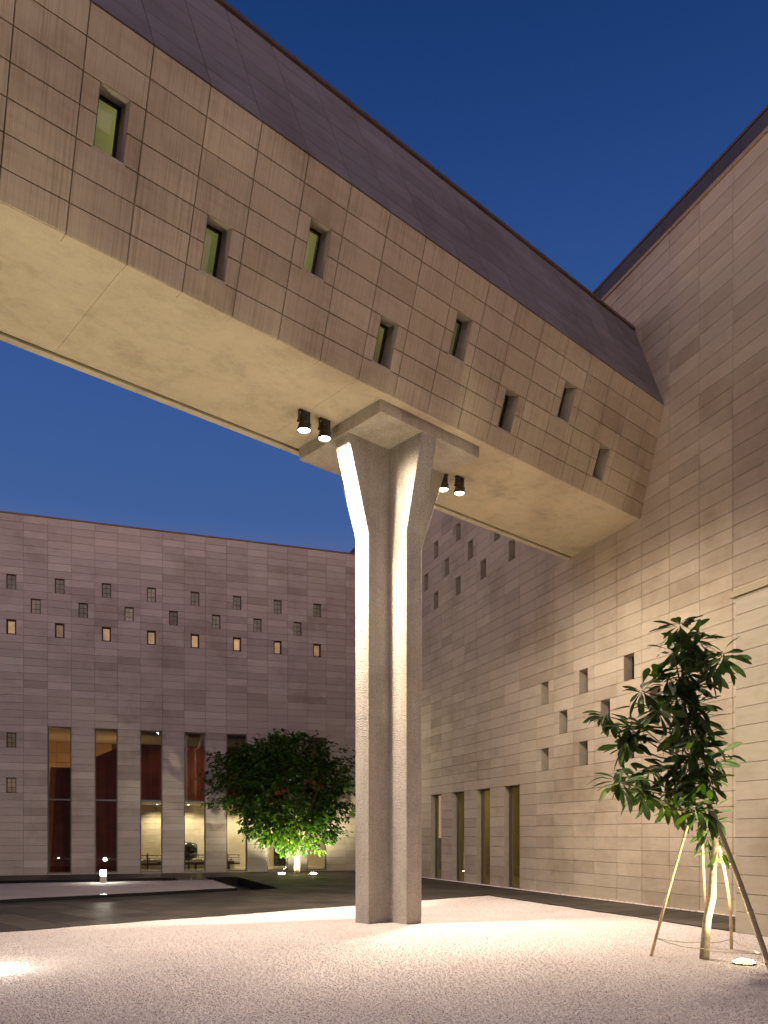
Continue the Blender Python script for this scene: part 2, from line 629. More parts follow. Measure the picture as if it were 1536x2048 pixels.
def window(fr, h, back, parent, pane_mat, bar=.03, vbars=0, hbars=(), depth=.05, sill=False, frame_mat=None, muntin=.014):
    """frame with its pane as a child, set back in the opening"""
    O, U, V, N = fr
    F = (O, U, V, N)
    a, b, c, d = h
    a, b, c, d = a + .002, b - .002, c + .002, d - .002
    m = MB()
    m.box((a, c, -back), (a + bar, d, -back + depth), F)
    m.box((b - bar, c, -back), (b, d, -back + depth), F)
    m.box((a + bar, c, -back), (b - bar, c + bar, -back + depth), F)
    m.box((a + bar, d - bar, -back), (b - bar, d, -back + depth), F)
    for k in range(vbars):
        x = a + bar + (b - a - 2 * bar) * (k + 1) / (vbars + 1)
        m.box((x - muntin / 2, c + bar, -back + .014), (x + muntin / 2, d - bar, -back + .036), F)
    for y, w in hbars:
        y = c + (d - c) * y
        m.box((a + bar, y - w / 2, -back + .006), (b - bar, y + w / 2, -back + depth - .006), F)
    w = m.build("window", frame_mat or M_DARKMETAL, parent)
    p = MB()
    p.box((a + bar, c + bar, -back + .018), (b - bar, d - bar, -back + .026), F)
    p.build("pane", pane_mat, w)
    if sill:
        s = MB()
        s.box((a - .03, c - .028, -.04), (b + .03, c + .001, .036), F)
        s.build("sill", M_REVEAL, w)
    return w


# ================================================================== SETTING
# ground sheet out to the horizon, below everything
g = MB()
g.poly([(-400, -400, -.30), (400, -400, -.30), (400, 600, -.30), (-400, 600, -.30)])
g.build("ground", M_SOIL, kind="structure")

# ---- polygons on the ground (world XY)
def P2(v): return (v.x, v.y)


def on_R(s, n):   # point at distance s from the corner along the gallery wall, n = distance from camera plane
    return CORNER - dR * s + nR * (n - cR)


def clip_half(poly, p, n, keep=1):
    """keep the part of poly where (q-p).n*keep >= 0"""
    out = []
    for i in range(len(poly)):
        a, b = poly[i], poly[(i + 1) % len(poly)]
        da = ((a[0] - p[0]) * n[0] + (a[1] - p[1]) * n[1]) * keep
        db = ((b[0] - p[0]) * n[0] + (b[1] - p[1]) * n[1]) * keep
        if da >= 0: out.append(a)
        if (da > 0 > db) or (da < 0 < db):
            t = da / (da - db)
            out.append((a[0] + (b[0] - a[0]) * t, a[1] + (b[1] - a[1]) * t))
    return out


def area2(p):
    return sum(p[i][0] * p[(i + 1) % len(p)][1] - p[(i + 1) % len(p)][0] * p[i][1] for i in range(len(p))) / 2


def edges_in(poly):
    """(point, inward normal) of a CCW polygon"""
    for i in range(len(poly)):
        a, b = poly[i], poly[(i + 1) % len(poly)]
        yield a, (-(b[1] - a[1]), b[0] - a[0])


def poly_and(poly, conv):
    for p, n in edges_in(conv):
        poly = clip_half(poly, p, n)
        if len(poly) < 3: return []
    return poly


def poly_sub(poly, conv):
    out = []
    for p, n in edges_in(conv):
        o = clip_half(poly, p, n, -1)
        if len(o) >= 3 and abs(area2(o)) > 1e-3: out.append(o)
        poly = clip_half(poly, p, n)
        if len(poly) < 3: break
    return out


def ccw(p): return p if area2(p) > 0 else p[::-1]


EDGE_P = 13.46      # far edge of the gravel court (parallel to the bridge)
EDGE_N = 9.68       # its right edge (parallel to the gallery wall)
STRIP = .16         # white gravel strip at the foot of the gallery wall
kA = BP(11.2, EDGE_P)
# corner of gravel: intersection of the two edges
_t = (EDGE_N - nR.dot(Pv * EDGE_P)) / nR.dot(Bv)
GC = Bv * _t + Pv * EDGE_P
gravel_poly = ccw([P2(BP(-22, EDGE_P)), P2(GC), P2(GC - dR * 40), P2(BP(-22, EDGE_P) - dR * 40)])
_u = (cR - STRIP - nR.dot(Pv * EDGE_P)) / nR.dot(Bv)
GX = Bv * _u + Pv * EDGE_P                 # edge line of the gravel carried on to the wall strip
pave_main = ccw([P2(BP(-16, EDGE_P)), P2(GX), P2(CORNER + nR * (-STRIP)), P2(CORNER - dL * 30)])
_e = GC - dR * 8.3
pave_side = ccw([P2(GC), P2(GX), P2(_e + nR * (cR - STRIP - EDGE_N)), P2(_e)])

# sunken black basins beside and behind the raised bed
POOL = ccw([(-4.02, 21.96), (-3.0, 22.98), (-5.38, 29.45), (-6.55, 29.1)])
_sA = Vector((-7.5, 28.75, 0))
SLOT = ccw([P2(_sA), P2(_sA - dL * 16), P2(_sA - dL * 16 - nL * 3.4), P2(_sA - nL * 3.4 + dL * .02)])

# ---- gravel court: undulating sheet, real pebbles scattered over the part near the camera
def gravel_sheet(name, poly, step, z0, amp, mat, zfun=None):
    xs = [p[0] for p in poly]
    ys = [p[1] for p in poly]
    bm = bmesh.new()
    nx = int((max(xs) - min(xs)) / step) + 1
    ny = int((max(ys) - min(ys)) / step) + 1
    bmesh.ops.create_grid(bm, x_segments=nx, y_segments=ny, size=.5,
                          matrix=Matrix.Translation(((max(xs) + min(xs)) / 2, (max(ys) + min(ys)) / 2, 0)) @ Matrix.Diagonal((max(xs) - min(xs), max(ys) - min(ys), 1, 1)))
    for p, n in edges_in(poly):
        bmesh.ops.bisect_plane(bm, geom=bm.verts[:] + bm.edges[:] + bm.faces[:], plane_co=(p[0], p[1], 0),
                               plane_no=(-n[0], -n[1], 0), clear_outer=True)
    from mathutils import noise as mn
    for v in bm.verts:
        v.co.z = z0 + amp * (mn.noise(Vector((v.co.x * .9, v.co.y * .9, 3))) + .6 * mn.noise(Vector((v.co.x * 3.1, v.co.y * 3.1, 9))) + .35 * mn.noise(Vector((v.co.x * 7.0, v.co.y * 7.0, 5))))
    me = bpy.data.meshes.new(name)
    bm.to_mesh(me)
    bm.free()
    me.materials.append(mat)
    me.polygons.foreach_set("use_smooth", [True] * len(me.polygons))
    return me


vis = [(-9.5, 5.2), (9.5, 5.2), (9.5, 22), (-9.5, 22)]
near_court = poly_and(ccw(vis), gravel_poly)
court = link("gravel_court", gravel_sheet("gravel_court", near_court, .12, -.018, .012, M_GRAVEL))
tag(court, kind="structure")
g = MB()
for pc in poly_sub(gravel_poly, ccw([(x * 1.0, y) for x, y in vis])):
    g.poly([(x, y, -.018) for x, y in pc])
g.build("gravel_court_beyond", M_GRAVEL, kind="structure").name = "gravel"


def scatter(target_name, me, density, smin, smax, seed=1, fade=None):
    """pebbles on a sheet of gravel (geometry nodes)"""
    ob = link(target_name, me)
    tag(ob, kind="stuff")
    ng = bpy.data.node_groups.new("pebble_scatter", "GeometryNodeTree")
    ng.interface.new_socket("Geometry", in_out='INPUT', socket_type='NodeSocketGeometry')
    ng.interface.new_socket("Geometry", in_out='OUTPUT', socket_type='NodeSocketGeometry')
    N = ng.nodes.new
    gi, go = N("NodeGroupInput"), N("NodeGroupOutput")
    di = N("GeometryNodeDistributePointsOnFaces")
    di.inputs["Density"].default_value = density
    di.inputs["Seed"].default_value = seed
    if fade:                                   # thin out with distance, where pebbles can no longer be told apart
        pos, sx, mr = N("GeometryNodeInputPosition"), N("ShaderNodeSeparateXYZ"), N("ShaderNodeMapRange")
        ng.links.new(pos.outputs[0], sx.inputs[0])
        ng.links.new(sx.outputs[1], mr.inputs[0])
        mr.inputs[1].default_value, mr.inputs[2].default_value = fade
        mr.inputs[3].default_value, mr.inputs[4].default_value = density, 0.0
        ng.links.new(mr.outputs[0], di.inputs["Density"])
    ico = N("GeometryNodeMeshIcoSphere")
    ico.inputs["Radius"].default_value = 1.0
    ico.inputs["Subdivisions"].default_value = 1
    sm = N("GeometryNodeSetMaterial")
    sm.inputs["Material"].default_value = M_PEBBLE
    io = N("GeometryNodeInstanceOnPoints")
    rs = N("FunctionNodeRandomValue")
    rs.data_type = 'FLOAT_VECTOR'
    rs.inputs[0].default_value = (smin, smin, smin * .7)
    rs.inputs[1].default_value = (smax, smax * .8, smax * .7)
    rr = N("FunctionNodeRandomValue")
    rr.data_type = 'FLOAT_VECTOR'
    rr.inputs[1].default_value = (6.28, 6.28, 6.28)
    L = ng.links.new
    L(gi.outputs[0], di.inputs[0])
    L(di.outputs["Points"], io.inputs["Points"])
    L(ico.outputs["Mesh"], sm.inputs["Geometry"])
    L(sm.outputs[0], io.inputs["Instance"])
    L(rs.outputs[0], io.inputs["Scale"])
    L(rr.outputs[0], io.inputs["Rotation"])
    L(io.outputs[0], go.inputs[0])
    md = ob.modifiers.new("scatter", 'NODES')
    md.node_group = ng
    return ob


fore = poly_and(ccw([(-5.2, 5.6), (6.2, 5.6), (6.2, 10.5), (-7.6, 15.5)]), gravel_poly)
scatter("gravel_pebbles", gravel_sheet("gravel_pebbles", poly_and(ccw([(-3.6, 5.6), (3.6, 5.6), (7.4, 14.0), (-7.8, 14.0)]), gravel_poly), .12, -.017, .012, M_GRAVEL), 1100, .0045, .0105, 1, (7.5, 14.0))
strip_poly = ccw([P2(CORNER - nR * .002 - dR * .05), P2(CORNER - nR * STRIP - dR * .05), P2(CORNER - nR * STRIP - dR * 24), P2(CORNER - nR * .002 - dR * 24)])
strip = tag(link("gravel_strip", gravel_sheet("gravel_strip", strip_poly, .12, -.006, .008, M_GRAVEL)), kind="structure")
scatter("strip_pebbles", gravel_sheet("strip_pebbles", strip_poly, .2, .0, .008, M_PEBBLE), 700, .012, .024, 3)

# ---- paving: slabs laid square to the bridge, cut along the gravel, the strip and the basins
base = MB()
for poly in (pave_main, pave_side):
    parts = [poly]
    for h in (POOL, SLOT):
        parts = [q for p in parts for q in poly_sub(p, h)]
    for p in parts:
        base.poly([(x, y, -.010) for x, y in ccw(p)])
paving = base.build("paving", M_SOIL, kind="structure")
SL = .72
slabs = []
for poly in (pave_main, pave_side):
    bs = [Vector((x, y, 0)).dot(Bv) for x, y in poly]
    ps = [Vector((x, y, 0)).dot(Pv) for x, y in poly]
    i0, i1 = int(min(bs) / SL) - 1, int(max(bs) / SL) + 2
    j0, j1 = 0, int((max(ps) - min(ps)) / SL) + 2
    for i in range(i0, i1):
        for j in range(j0, j1):
            b0, p0 = i * SL, (EDGE_P if poly is pave_main else min(ps)) + j * SL
            gp = .0075
            q = [P2(BP(b0 + gp, p0 + gp)), P2(BP(b0 + SL - gp, p0 + gp)), P2(BP(b0 + SL - gp, p0 + SL - gp)), P2(BP(b0 + gp, p0 + SL - gp))]
            full = abs(area2(q))
            qs = [poly_and(ccw(q), poly)]
            for h in (POOL, SLOT):
                qs = [r for x in qs if len(x) >= 3 for r in poly_sub(x, h)]
            for x in qs:
                if len(x) >= 3 and abs(area2(x)) > .004:
                    cx = sum(a[0] for a in x) / len(x)
                    cy = sum(a[1] for a in x) / len(x)
                    px, py = to_px(Vector((cx, cy, 0))) if cy > 2 else (-999, 0)
                    vis_ = -40 < px < 1576
                    slabs.append((abs(area2(x)) / max(cy, 1) ** 3 if vis_ else 0, ccw(x), abs(abs(area2(x)) - full) < 1e-4, (b0, p0)))
slabs.sort(key=lambda s: -s[0])
slab_me = piece_mesh(SL - .015, SL - .015, .012, M_PAVING, .002)
rest = MB()
for n, (sc, poly, whole, (b0, p0)) in enumerate(slabs):
    dz = random.uniform(-.0012, .0012)
    if n < 300 and whole:
        mw = Matrix((Bv, Pv, Z)).transposed().to_4x4()
        mw.translation = BP(b0 + SL / 2, p0 + SL / 2, dz)
        link("paving_slab", slab_me, paving, mw)
    else:
        t = rest if n >= 300 else MB()
        t.poly([(x, y, dz) for x, y in poly])
        n0 = len(t.v) - len(poly)
        k = len(poly)
        t.v += [(x, y, -.012) for x, y in poly]
        for i in range(k):
            j = (i + 1) % k
            t.f.append((n0 + i, n0 + k + i, n0 + k + j, n0 + j))
            t.mi.append(0)
        if n < 300:
            t.build("paving_slab", M_PAVING, paving)
rest.build("paving_slab", M_PAVING, paving, kind="stuff")

# sunken basins in black granite
for nm, poly, lab in (("reflecting_pool", POOL, "black granite sunken basin beside the raised gravel bed, in front of the small tree"),
                      ("water_channel", SLOT, "long black granite water channel behind the raised gravel bed")):
    m = MB()
    dz = .28
    m.poly([(x, y, -dz) for x, y in poly])
    for i in range(len(poly)):
        a, b = poly[i], poly[(i + 1) % len(poly)]
        m.poly([(a[0], a[1], .001), (b[0], b[1], .001), (b[0], b[1], -dz), (a[0], a[1], -dz)])
    m.build(nm, M_BASIN, kind="structure")

# raised gravel bed with black granite edge
_f = BP(11.67, 19.05)
_bk = Vector((-5.59, 26.06, 0))
bed_poly = ccw([P2(_f), P2(_bk), P2(_bk - dL * 17), P2(BP(-8, 19.05))])
bed = empty("gravel_bed", Vector((-8, 22, 0)), "raised white gravel bed edged in black granite with a lit bollard on it", "gravel bed")
m = MB()
zt = .082
inner = bed_poly
for p, n in edges_in(bed_poly):
    L_ = math.hypot(*n)
    inner = clip_half(inner, (p[0] + n[0] / L_ * .05, p[1] + n[1] / L_ * .05), n)
k = len(bed_poly)
m.poly([(x, y, zt - .02) for x, y in bed_poly])
for i in range(k):
    a, b = bed_poly[i], bed_poly[(i + 1) % k]
    m.poly([(a[0], a[1], 0.0005), (b[0], b[1], 0.0005), (b[0], b[1], zt), (a[0], a[1], zt)])
if len(inner) == k:
    # match the order of inner corners to the outer ones
    st = min(range(k), key=lambda s: sum((inner[(i + s) % k][0] - bed_poly[i][0]) ** 2 + (inner[(i + s) % k][1] - bed_poly[i][1]) ** 2 for i in range(k)))
    inn = [inner[(i + st) % k] for i in range(k)]
    for i in range(k):
        a, b, c, d = bed_poly[i], bed_poly[(i + 1) % k], inn[(i + 1) % k], inn[i]
        m.poly([(a[0], a[1], zt), (b[0], b[1], zt), (c[0], c[1], zt), (d[0], d[1], zt)])
        m.poly([(d[0], d[1], zt), (c[0], c[1], zt), (c[0], c[1], zt - .02), (d[0], d[1], zt - .02)])
m.build("granite_edge", M_GRANITE, bed)
tag(link("gravel", gravel_sheet("gravel", inner, .16, zt - .004, .012, M_GRAVEL_SHADED), bed), kind="stuff")

# ================================================================== GALLERY BUILDING (right)
PU, PR = .8858, .29625
S0 = .718 - .8858
frR = frame(CORNER, -dR)
usR = [0.0] + [S0 + PU * k for k in range(1, 32)]
vsR = [PR * k for k in range(0, 49)]


def colR(c): return .718 + PU * c


wins_R = []
for c in (1, 3, 5, 7, 9, 11, 13):
    wins_R.append(('t', (colR(c), colR(c + 1), 0.0, 10 * PR)))
for c, r in [(c, r) for c in (1, 3, 5, 7, 9, 11, 13) for r in (38, 32)] + [(c, 35) for c in (2, 4, 6, 8, 10, 12)] + \
            [(15, 17), (17, 17), (19, 17), (16, 14), (18, 14), (20, 14), (15, 11), (17, 11), (19, 11)]:
    wins_R.append(('s', (colR(c) + .262, colR(c) + .262 + .36, r * PR + .004, (r + 2) * PR - .004)))
gal = empty("gallery_building", CORNER - dR * 12, "tall sandstone clad gallery building on the right, running back behind the column", "building")
hR = [h for _, h in wins_R]
coreR_u = [0.0, usR[-1]]
core(frR, coreR_u, [0.0, vsR[-1]], hR, .27, gal)
clad(frR, usR, vsR, hR, M_STONE_R, gal, "stone_panel")
for t, h in wins_R:
    if t == 't':
        window(frR, h, .19, gal, M_GLASS_DARK, bar=.035, depth=.06, frame_mat=M_GREYMETAL)
    else:
        window(frR, h, .245, gal, M_PANE_OLIVE, bar=.025, depth=.05, vbars=1, hbars=((.5, .014),))
# reveal slabs cut the jambs of the tall windows into courses
m = MB()
m.box((-.02, vsR[-1], -.6), (usR[-1], vsR[-1] + .075, .065), frR)
m.build("coping", plain("bronze_coping", (.42, .30, .18), .5, .2, nscale=3, amt=.2), gal)
# set-back upper storey
D2 = 14.2
frR2 = frame(CORNER + nR * (D2 - cR), -dR)
us2 = [-11.5 + PU * k for k in range(0, 47)]
vs2 = [13.6 + PR * 2 * k for k in range(0, 8)]
vs2 = vs2[:-1] + [17.62]
core(frR2, [us2[0], us2[-1]], [13.6, 17.62], [], .5, gal, "upper_wall")
clad(frR2, us2, vs2, [], M_UPPER_SHADED, gal, "upper_panel", limit=60)
m = MB()
m.box((us2[0] - .02, 17.62, -.55), (us2[-1], 17.70, .05), frR2)
m.build("coping", M_COPING, gal)
m = MB()
m.box((-.0, 13.55, -3.0), (usR[-1], 13.6, -.27), frR)
m.build("roof", M_CORE, gal)
# dim gallery rooms behind the tall windows
m = MB()
m.box((0.3, .0, -3.4), (13.9, .02, -.27), frR)
m.box((0.3, 3.3, -3.4), (13.9, 3.35, -.27), frR)
m.box((0.3, .02, -3.45), (13.9, 3.3, -3.4), frR)
m.build("interior", plain("gallery_interior", (.50, .42, .25), .8), gal)

# projecting lower block at the right edge of the picture
blk_s = (CORNER - Vector((5.59, 12.69, 0))).dot(dR)
frK = frame(CORNER - nR * (cR - EDGE_N) - dR * blk_s, -dR)
blk = empty("stone_wall", frK[0], "low bright sandstone block with a thin gilt coping projecting at the right edge", "wall")
m = MB()
m.box((0.0, -.25, -(cR - EDGE_N) + .004), (13.0, 5.29, 0), frK)
m.build("wall", M_MORTAR, blk)
usK = [0.0] + [.0 + 2.66 * k for k in range(1, 5)] + [13.0]
vsK = [-.02] + [5.29 - .2925 * k for k in range(17, -1, -1)]
clad(frK, usK, vsK, [], stone_mat("sandstone_block", ANG_R, (.34, .295, .23), (.385, .335, .265), var=.5), blk, "stone_panel")
frKe = frame(frK[0] - frK[3] * (cR - EDGE_N - .036), frK[3])   # short end, facing back along the wall
clad((frK[0] + frK[3] * 0.0, -frK[3], Z, dR), [0.002, .9, cR - EDGE_N - .04], vsK, [], M_STONE_R, blk, "end_panel")
m = MB()
m.box((-.075, 5.29, -(cR - EDGE_N) + .04), (13.0, 5.325, .075), frK)
m.box((-.045, 5.325, -(cR - EDGE_N) + .04), (13.0, 5.40, .05), frK)
m.build("coping", plain("gilt_coping", (.17, .135, .075), .5, .3), blk)

# ================================================================== HALL BUILDING (left)
LU, LR = .8515, .28583
frL = frame(CORNER, dL)        # u = -s


def colL(c): return 1.004 + LU * c


NC = 24
usL = [-(1.004 + LU * k) for k in range(NC, -1, -1)] + [0.0]
vsL = [LR * k for k in range(0, 49)]
wins_L = []
for c in (1, 3, 5, 7, 9, 11, 13):
    wins_L.append(('t', (-colL(c + 1) + .005, -colL(c) - .005, .05, 20 * LR)))
for c in range(1, 23):
    if c % 2:
        wins_L.append(('f', (-colL(c) - .59, -colL(c) - .25, 38 * LR + .002, 40 * LR - .002)))
        wins_L.append(('l', (-colL(c) - .59, -colL(c) - .25, 32 * LR + .002, 34 * LR - .002)))
        if c >= 15:
            for r in (17, 11):
                wins_L.append(('f', (-colL(c) - .59, -colL(c) - .25, r * LR + .002, (r + 2) * LR - .002)))
    else:
        wins_L.append(('f', (-colL(c) - .59, -colL(c) - .25, 35 * LR + .002, 37 * LR - .002)))
hall = empty("hall_building", CORNER - dL * 8, "tall sandstone clad hall with seven tall lit windows facing the court, on the left", "building")
hL = [h for _, h in wins_L]
core(frL, [usL[0], 0.0], [0.0, vsL[-1]], hL, .30, hall)
clad(frL, usL, vsL, hL, M_STONE_L, hall, "stone_panel")
for t, h in wins_L:
    if t == 't':
        window(frL, h, .13, hall, M_GLASS, bar=.035, depth=.07, hbars=((.505, .06),), frame_mat=M_GREYMETAL)
    elif t == 'f':
        window(frL, h, .10, hall, M_PANE_DIM, bar=.028, depth=.04, vbars=1, hbars=((.35, .014), (.68, .014)))
    else:
        window(frL, h, .14, hall, M_PANE_LIT, bar=.05, depth=.09, vbars=0)
m = MB()
m.box((usL[0], vsL[-1], -.35), (-.06, vsL[-1] + .06, .05), frL)
m.build("coping", M_COPING, hall)

# the lobby seen through the tall windows
M_CREAM = stone_mat("lobby_stone", ANG_L, (.55, .48, .36), (.64, .57, .44), var=.5)
M_CEIL = plain("lobby_ceiling", (.55, .50, .36), .85)
M_CORTEN = None


def corten():
    k = NT("corten_boards")
    co = k.coords(ANG_L, (6.5, .2, .2))
    wv = k.n("ShaderNodeTexNoise", {"Vector": co, "Scale": 1.0, "Detail": 2.0}).outputs[0]
    nz = k.noise(k.coords(), 2.0, 5, .6)
    col = k.ramp(wv, [(.35, (.17, .026, .011)), (.65, (.25, .042, .017))])
    col = k.mixc(1.0, col, k.ramp(nz, [(.3, .75), (.7, 1.15)]), 'MULTIPLY')
    return k.finish(col, .55, wv, .3, .01, .3)


M_CORTEN = corten()
lob = MB()
lob.box((-22.0, .0, -9.0), (-.2, .03, -.30), frL)
lob.build("lobby_floor", plain("lobby_floor_stone", (.36, .31, .22), .22, spec=.5, nscale=2, amt=.1), hall)
lob = MB()
lob.box((-22.0, 6.1, -9.0), (-.2, 6.2, -.30), frL)
lob.build("lobby_ceiling", M_CEIL, hall)
lob = MB()
lob.box((-22.0, .03, -9.1), (-9.85, 6.1, -9.0), frL)
lob.build("lobby_wall", M_MORTAR, hall)
clad((frL[0] - frL[3] * 9.0, frL[1], Z, frL[3]), [-16.5 + .85 * k for k in range(0, 8)], [2.6 + .5 * k for k in range(0, 8)], [],
     stone_mat("lobby_orange_stone", ANG_L, (.56, .40, .235), (.66, .49, .30), var=.7), hall, "lobby_panel", gap=.012, thick=.02, limit=60)
lob = MB()
lob.box((-.25, .03, -9.0), (-.2, 6.1, -.30), frL)
lob.box((-22.05, .03, -9.0), (-22.0, 6.1, -.30), frL)
lob.build("lobby_end_wall", M_CREAM, hall)
# lower recessed wall under the red volume
fw = MB()
fw.box((-9.85, .03, -5.6), (-.25, 2.96, -5.5), frL)
fw.build("recessed_wall", M_CEIL, hall)
frW = (frL[0] - frL[3] * 5.5, frL[1], Z, frL[3])
clad(frW, [-9.84 + .6 * k for k in range(0, 17)], [.03 + .293 * k for k in range(0, 11)], [], M_CREAM, hall, "lobby_panel", gap=.008, thick=.02, limit=90)
# red volume: hung boards with a sloping end over w2 and a leaning slab at w1
rb = MB()
O, U, V, N = frL
prof = [(-11.45, .03), (-9.6, .03), (-9.6, 3.05), (-.25, 3.05), (-.25, 5.45), (-9.9, 5.45), (-11.45, 4.75)]
front = [O + U * u + V * v - N * 2.6 for u, v in prof]
back = [O + U * u + V * v - N * 5.4 for u, v in prof]
rb.poly(front)
rb.poly(back[::-1])
for i in range(len(prof)):
    j = (i + 1) % len(prof)
    rb.poly([front[j], front[i], back[i], back[j]])
rb.build("corten_volume", M_CORTEN, hall)
bd = MB()     # vertical boards standing proud of the red volume
for u in [-9.4 + .3 * i for i in range(31)]:
    bd.box((u, 3.06, -2.6), (u + .285, 5.44, -2.585), frL)
bd.build("corten_board", M_CORTEN, hall, kind="stuff")
ls = MB()
prof = [(-12.95, .03), (-11.5, .03), (-11.5, 4.30), (-12.72, 4.30)]
front = [O + U * u + V * v - N * 1.9 for u, v in prof]
back = [O + U * (u - .0) + V * v - N * 2.3 for u, v in prof]
ls.poly(front)
ls.poly(back[::-1])
for i in range(4):
    j = (i + 1) % 4
    ls.poly([front[j], front[i], back[i], back[j]])
ls.build("leaning_slab", M_CORTEN, hall)
ls = MB()
prof = [(-13.12, .03), (-12.952, .03), (-12.722, 4.30), (-12.95, 4.30)]
front = [O + U * u + V * v - N * 1.86 for u, v in prof]
back = [O + U * u + V * v - N * 2.4 for u, v in prof]
ls.poly(front)
ls.poly(back[::-1])
for i in range(4):
    j = (i + 1) % 4
    ls.poly([front[j], front[i], back[i], back[j]])
ls.build("slab_edge", plain("orange_corten", (.36, .12, .035), .6, nscale=5, amt=.2), hall)
lob = MB()
lob.box((-9.59, 2.965, -5.4), (-.26, 3.045, -2.5), frL)
lob.build("volume_soffit", M_CEIL, hall)


def lamp(name, kind, loc, power, color, parent=None, aim=None, **kw):
    d = bpy.data.lights.new(name, kind)
    d.energy = power
    d.color = color
    for a, v in kw.items():
        setattr(d, a, v)
    o = bpy.data.objects.new(name, d)
    COL.objects.link(o)
    o.location = loc
    if aim is not None:
        o.rotation_euler = (Vector(aim)).to_track_quat('-Z', 'Y').to_euler()
    if parent is not None:
        o.parent = parent
        o.matrix_parent_inverse = parent.matrix_basis.inverted()
    return o


def LP(u, v, n): return frL[0] + frL[1] * u + Z * v + frL[3] * n


def downlight(u, v, n, power, label, cone=85, color=(1.0, .86, .60), r=.05, grp="downlights in the lobby"):
    t = empty("downlight", LP(u, v, n), label, "ceiling light", grp)
    a = MB()
    a.lathe([(r * 1.35, 0), (r * 1.35, -.012), (r, -.016)], LP(u, v, n))
    a.build("trim", M_GREYMETAL, t)
    b = MB()
    b.lathe([(r * .95, -.018), (r * .6, -.026), (.001, -.028)], LP(u, v, n))
    b.build("lens", M_DOWN, t)
    lamp("downlight_lamp", 'SPOT', LP(u, v - .05, n), power, color, t, (0, 0, -1), spot_size=R(cone), spot_blend=.7, shadow_soft_size=.04)


for i, u in enumerate((-1.6, -3.0, -4.4, -5.8, -7.2, -8.6)):
    downlight(u, 2.965, -4.75, 170, "downlight under the red volume, behind the %s tall window" % ("seventh", "sixth", "fifth", "fourth", "fourth", "third")[i]
              + (", right one" if i == 3 else ""), 140)
downlight(-12.4, 6.1, -1.9, 60, "single round downlight in the lobby ceiling above the leaning slab", grp="lobby ceiling lights")
for u, n, w in ((-9.05, -1.6, "third tall window, left one"), (-8.75, -1.9, "third tall window, right one"),
                (-7.3, -1.6, "fourth tall window, left one"), (-7.05, -1.9, "fourth tall window, right one")):
    downlight(u, 6.1, n, 22, "small ceiling spotlight at the top of the %s" % w, grp="lobby ceiling lights")
lamp("wall_washer", 'POINT', LP(-13.4, 3.9, -6.6), 50, (1.0, .58, .28), shadow_soft_size=.15)
lamp("wall_washer", 'POINT', LP(-10.6, 4.3, -6.6), 45, (1.0, .58, .28), shadow_soft_size=.15)
for s_ in (5.0, 9.0, 12.5):
    lamp("gallery_room_lamp", 'POINT', frR[0] + frR[1] * s_ + Z * 2.9 + frR[3] * -2.0, 24, (1.0, .82, .45), shadow_soft_size=.15)

# lobby furniture: open railing, low bench and a dark drum-shaped exhibit
rail = empty("railing", LP(-7.0, .03, -3.6), "dark metal railing with stepped rectangular bars in the lobby", "railing")
m = MB()
m.box((-9.95, .20, -3.64), (-5.0, .29, -3.56), frL)
m.build("base_beam", plain("railing_timber", (.07, .03, .018), .5), rail)
m = MB()
for z0, z1 in ((.33, .355), (.50, .525), (.62, .65)):
    m.box((-9.95, z0, -3.615), (-5.0, z1, -3.585), frL)
m.build("rail", M_DARKMETAL, rail)
m = MB()                                    # stepped fretwork between the rails
for k in range(11):
    u = -9.9 + .45 * k
    m.box((u, .355, -3.612), (u + .025, .50, -3.588), frL)
    m.box((u + .20, .425, -3.612), (u + .45, .447, -3.588), frL)
    m.box((u + .32, .525, -3.612), (u + .345, .62, -3.588), frL)
m.build("fretwork", M_DARKMETAL, rail)
for u in (-9.9, -9.1, -7.32, -5.62):
    m = MB()
    m.box((u, .03, -3.645), (u + .06, .72, -3.555), frL)
    m.build("post", M_DARKMETAL, rail)
pl = empty("plinth", LP(-7.5, .03, -4.3), "low white display plinth behind the railing, seen through the middle tall windows", "plinth")
m = MB()
m.box((-9.7, .03, -4.6), (-5.2, .42, -3.95), frL)
m.build("body", plain("white_lacquer", (.70, .66, .56), .3, spec=.5), pl)
door = empty("doorway", LP(-2.5, .03, -5.3), "dark open doorway at the left of the rightmost tall window", "doorway")
m = MB()
m.box((-3.0, .03, -5.49), (-2.42, 2.3, -5.42), frL)
m.build("opening", plain("dark_opening_panel", (.012, .01, .009), .8), door)  # solid near-black panel painting the unlit depth of the doorway
m = MB()
m.box((-3.06, .03, -5.49), (-3.0, 2.36, -5.38), frL)
m.box((-3.0, 2.3, -5.49), (-2.42, 2.36, -5.38), frL)
m.build("door_frame", M_DARKMETAL, door)
pier = empty("pier", LP(-2.2, .03, -3.5), "square cream stone pier inside the rightmost tall window", "pillar")
m = MB()
m.box((-2.42, .03, -3.7), (-1.98, 2.96, -3.3), frL)
m.build("shaft", M_CREAM, pier)
bench = empty("bench", LP(-6.9, .03, -2.9), "long low dark bench on the lobby floor behind the glass", "bench")
m = MB()
m.box((-8.7, .30, -3.1), (-5.4, .37, -2.65), frL)
m.build("seat", plain("bench_timber", (.10, .045, .02), .5), bench)
for u in (-8.5, -7.1, -5.65):
    m = MB()
    m.box((u, .03, -3.02), (u + .07, .30, -2.75), frL)
    m.build("leg", M_DARKMETAL, bench)
dr = empty("exhibit_drum", LP(-7.45, .5, -4.5), "dark polished barrel shaped exhibit on a stand behind the fourth window", "exhibit")
m = MB()
m.lathe([(.0, -.62), (.33, -.6), (.40, -.3), (.42, 0), (.40, .3), (.33, .6), (.0, .62)], LP(-7.45, .82, -4.5), dL, 24)
m.build("drum", plain("polished_dark_metal", (.05, .055, .045), .18, .8), dr, smooth=True)
m = MB()
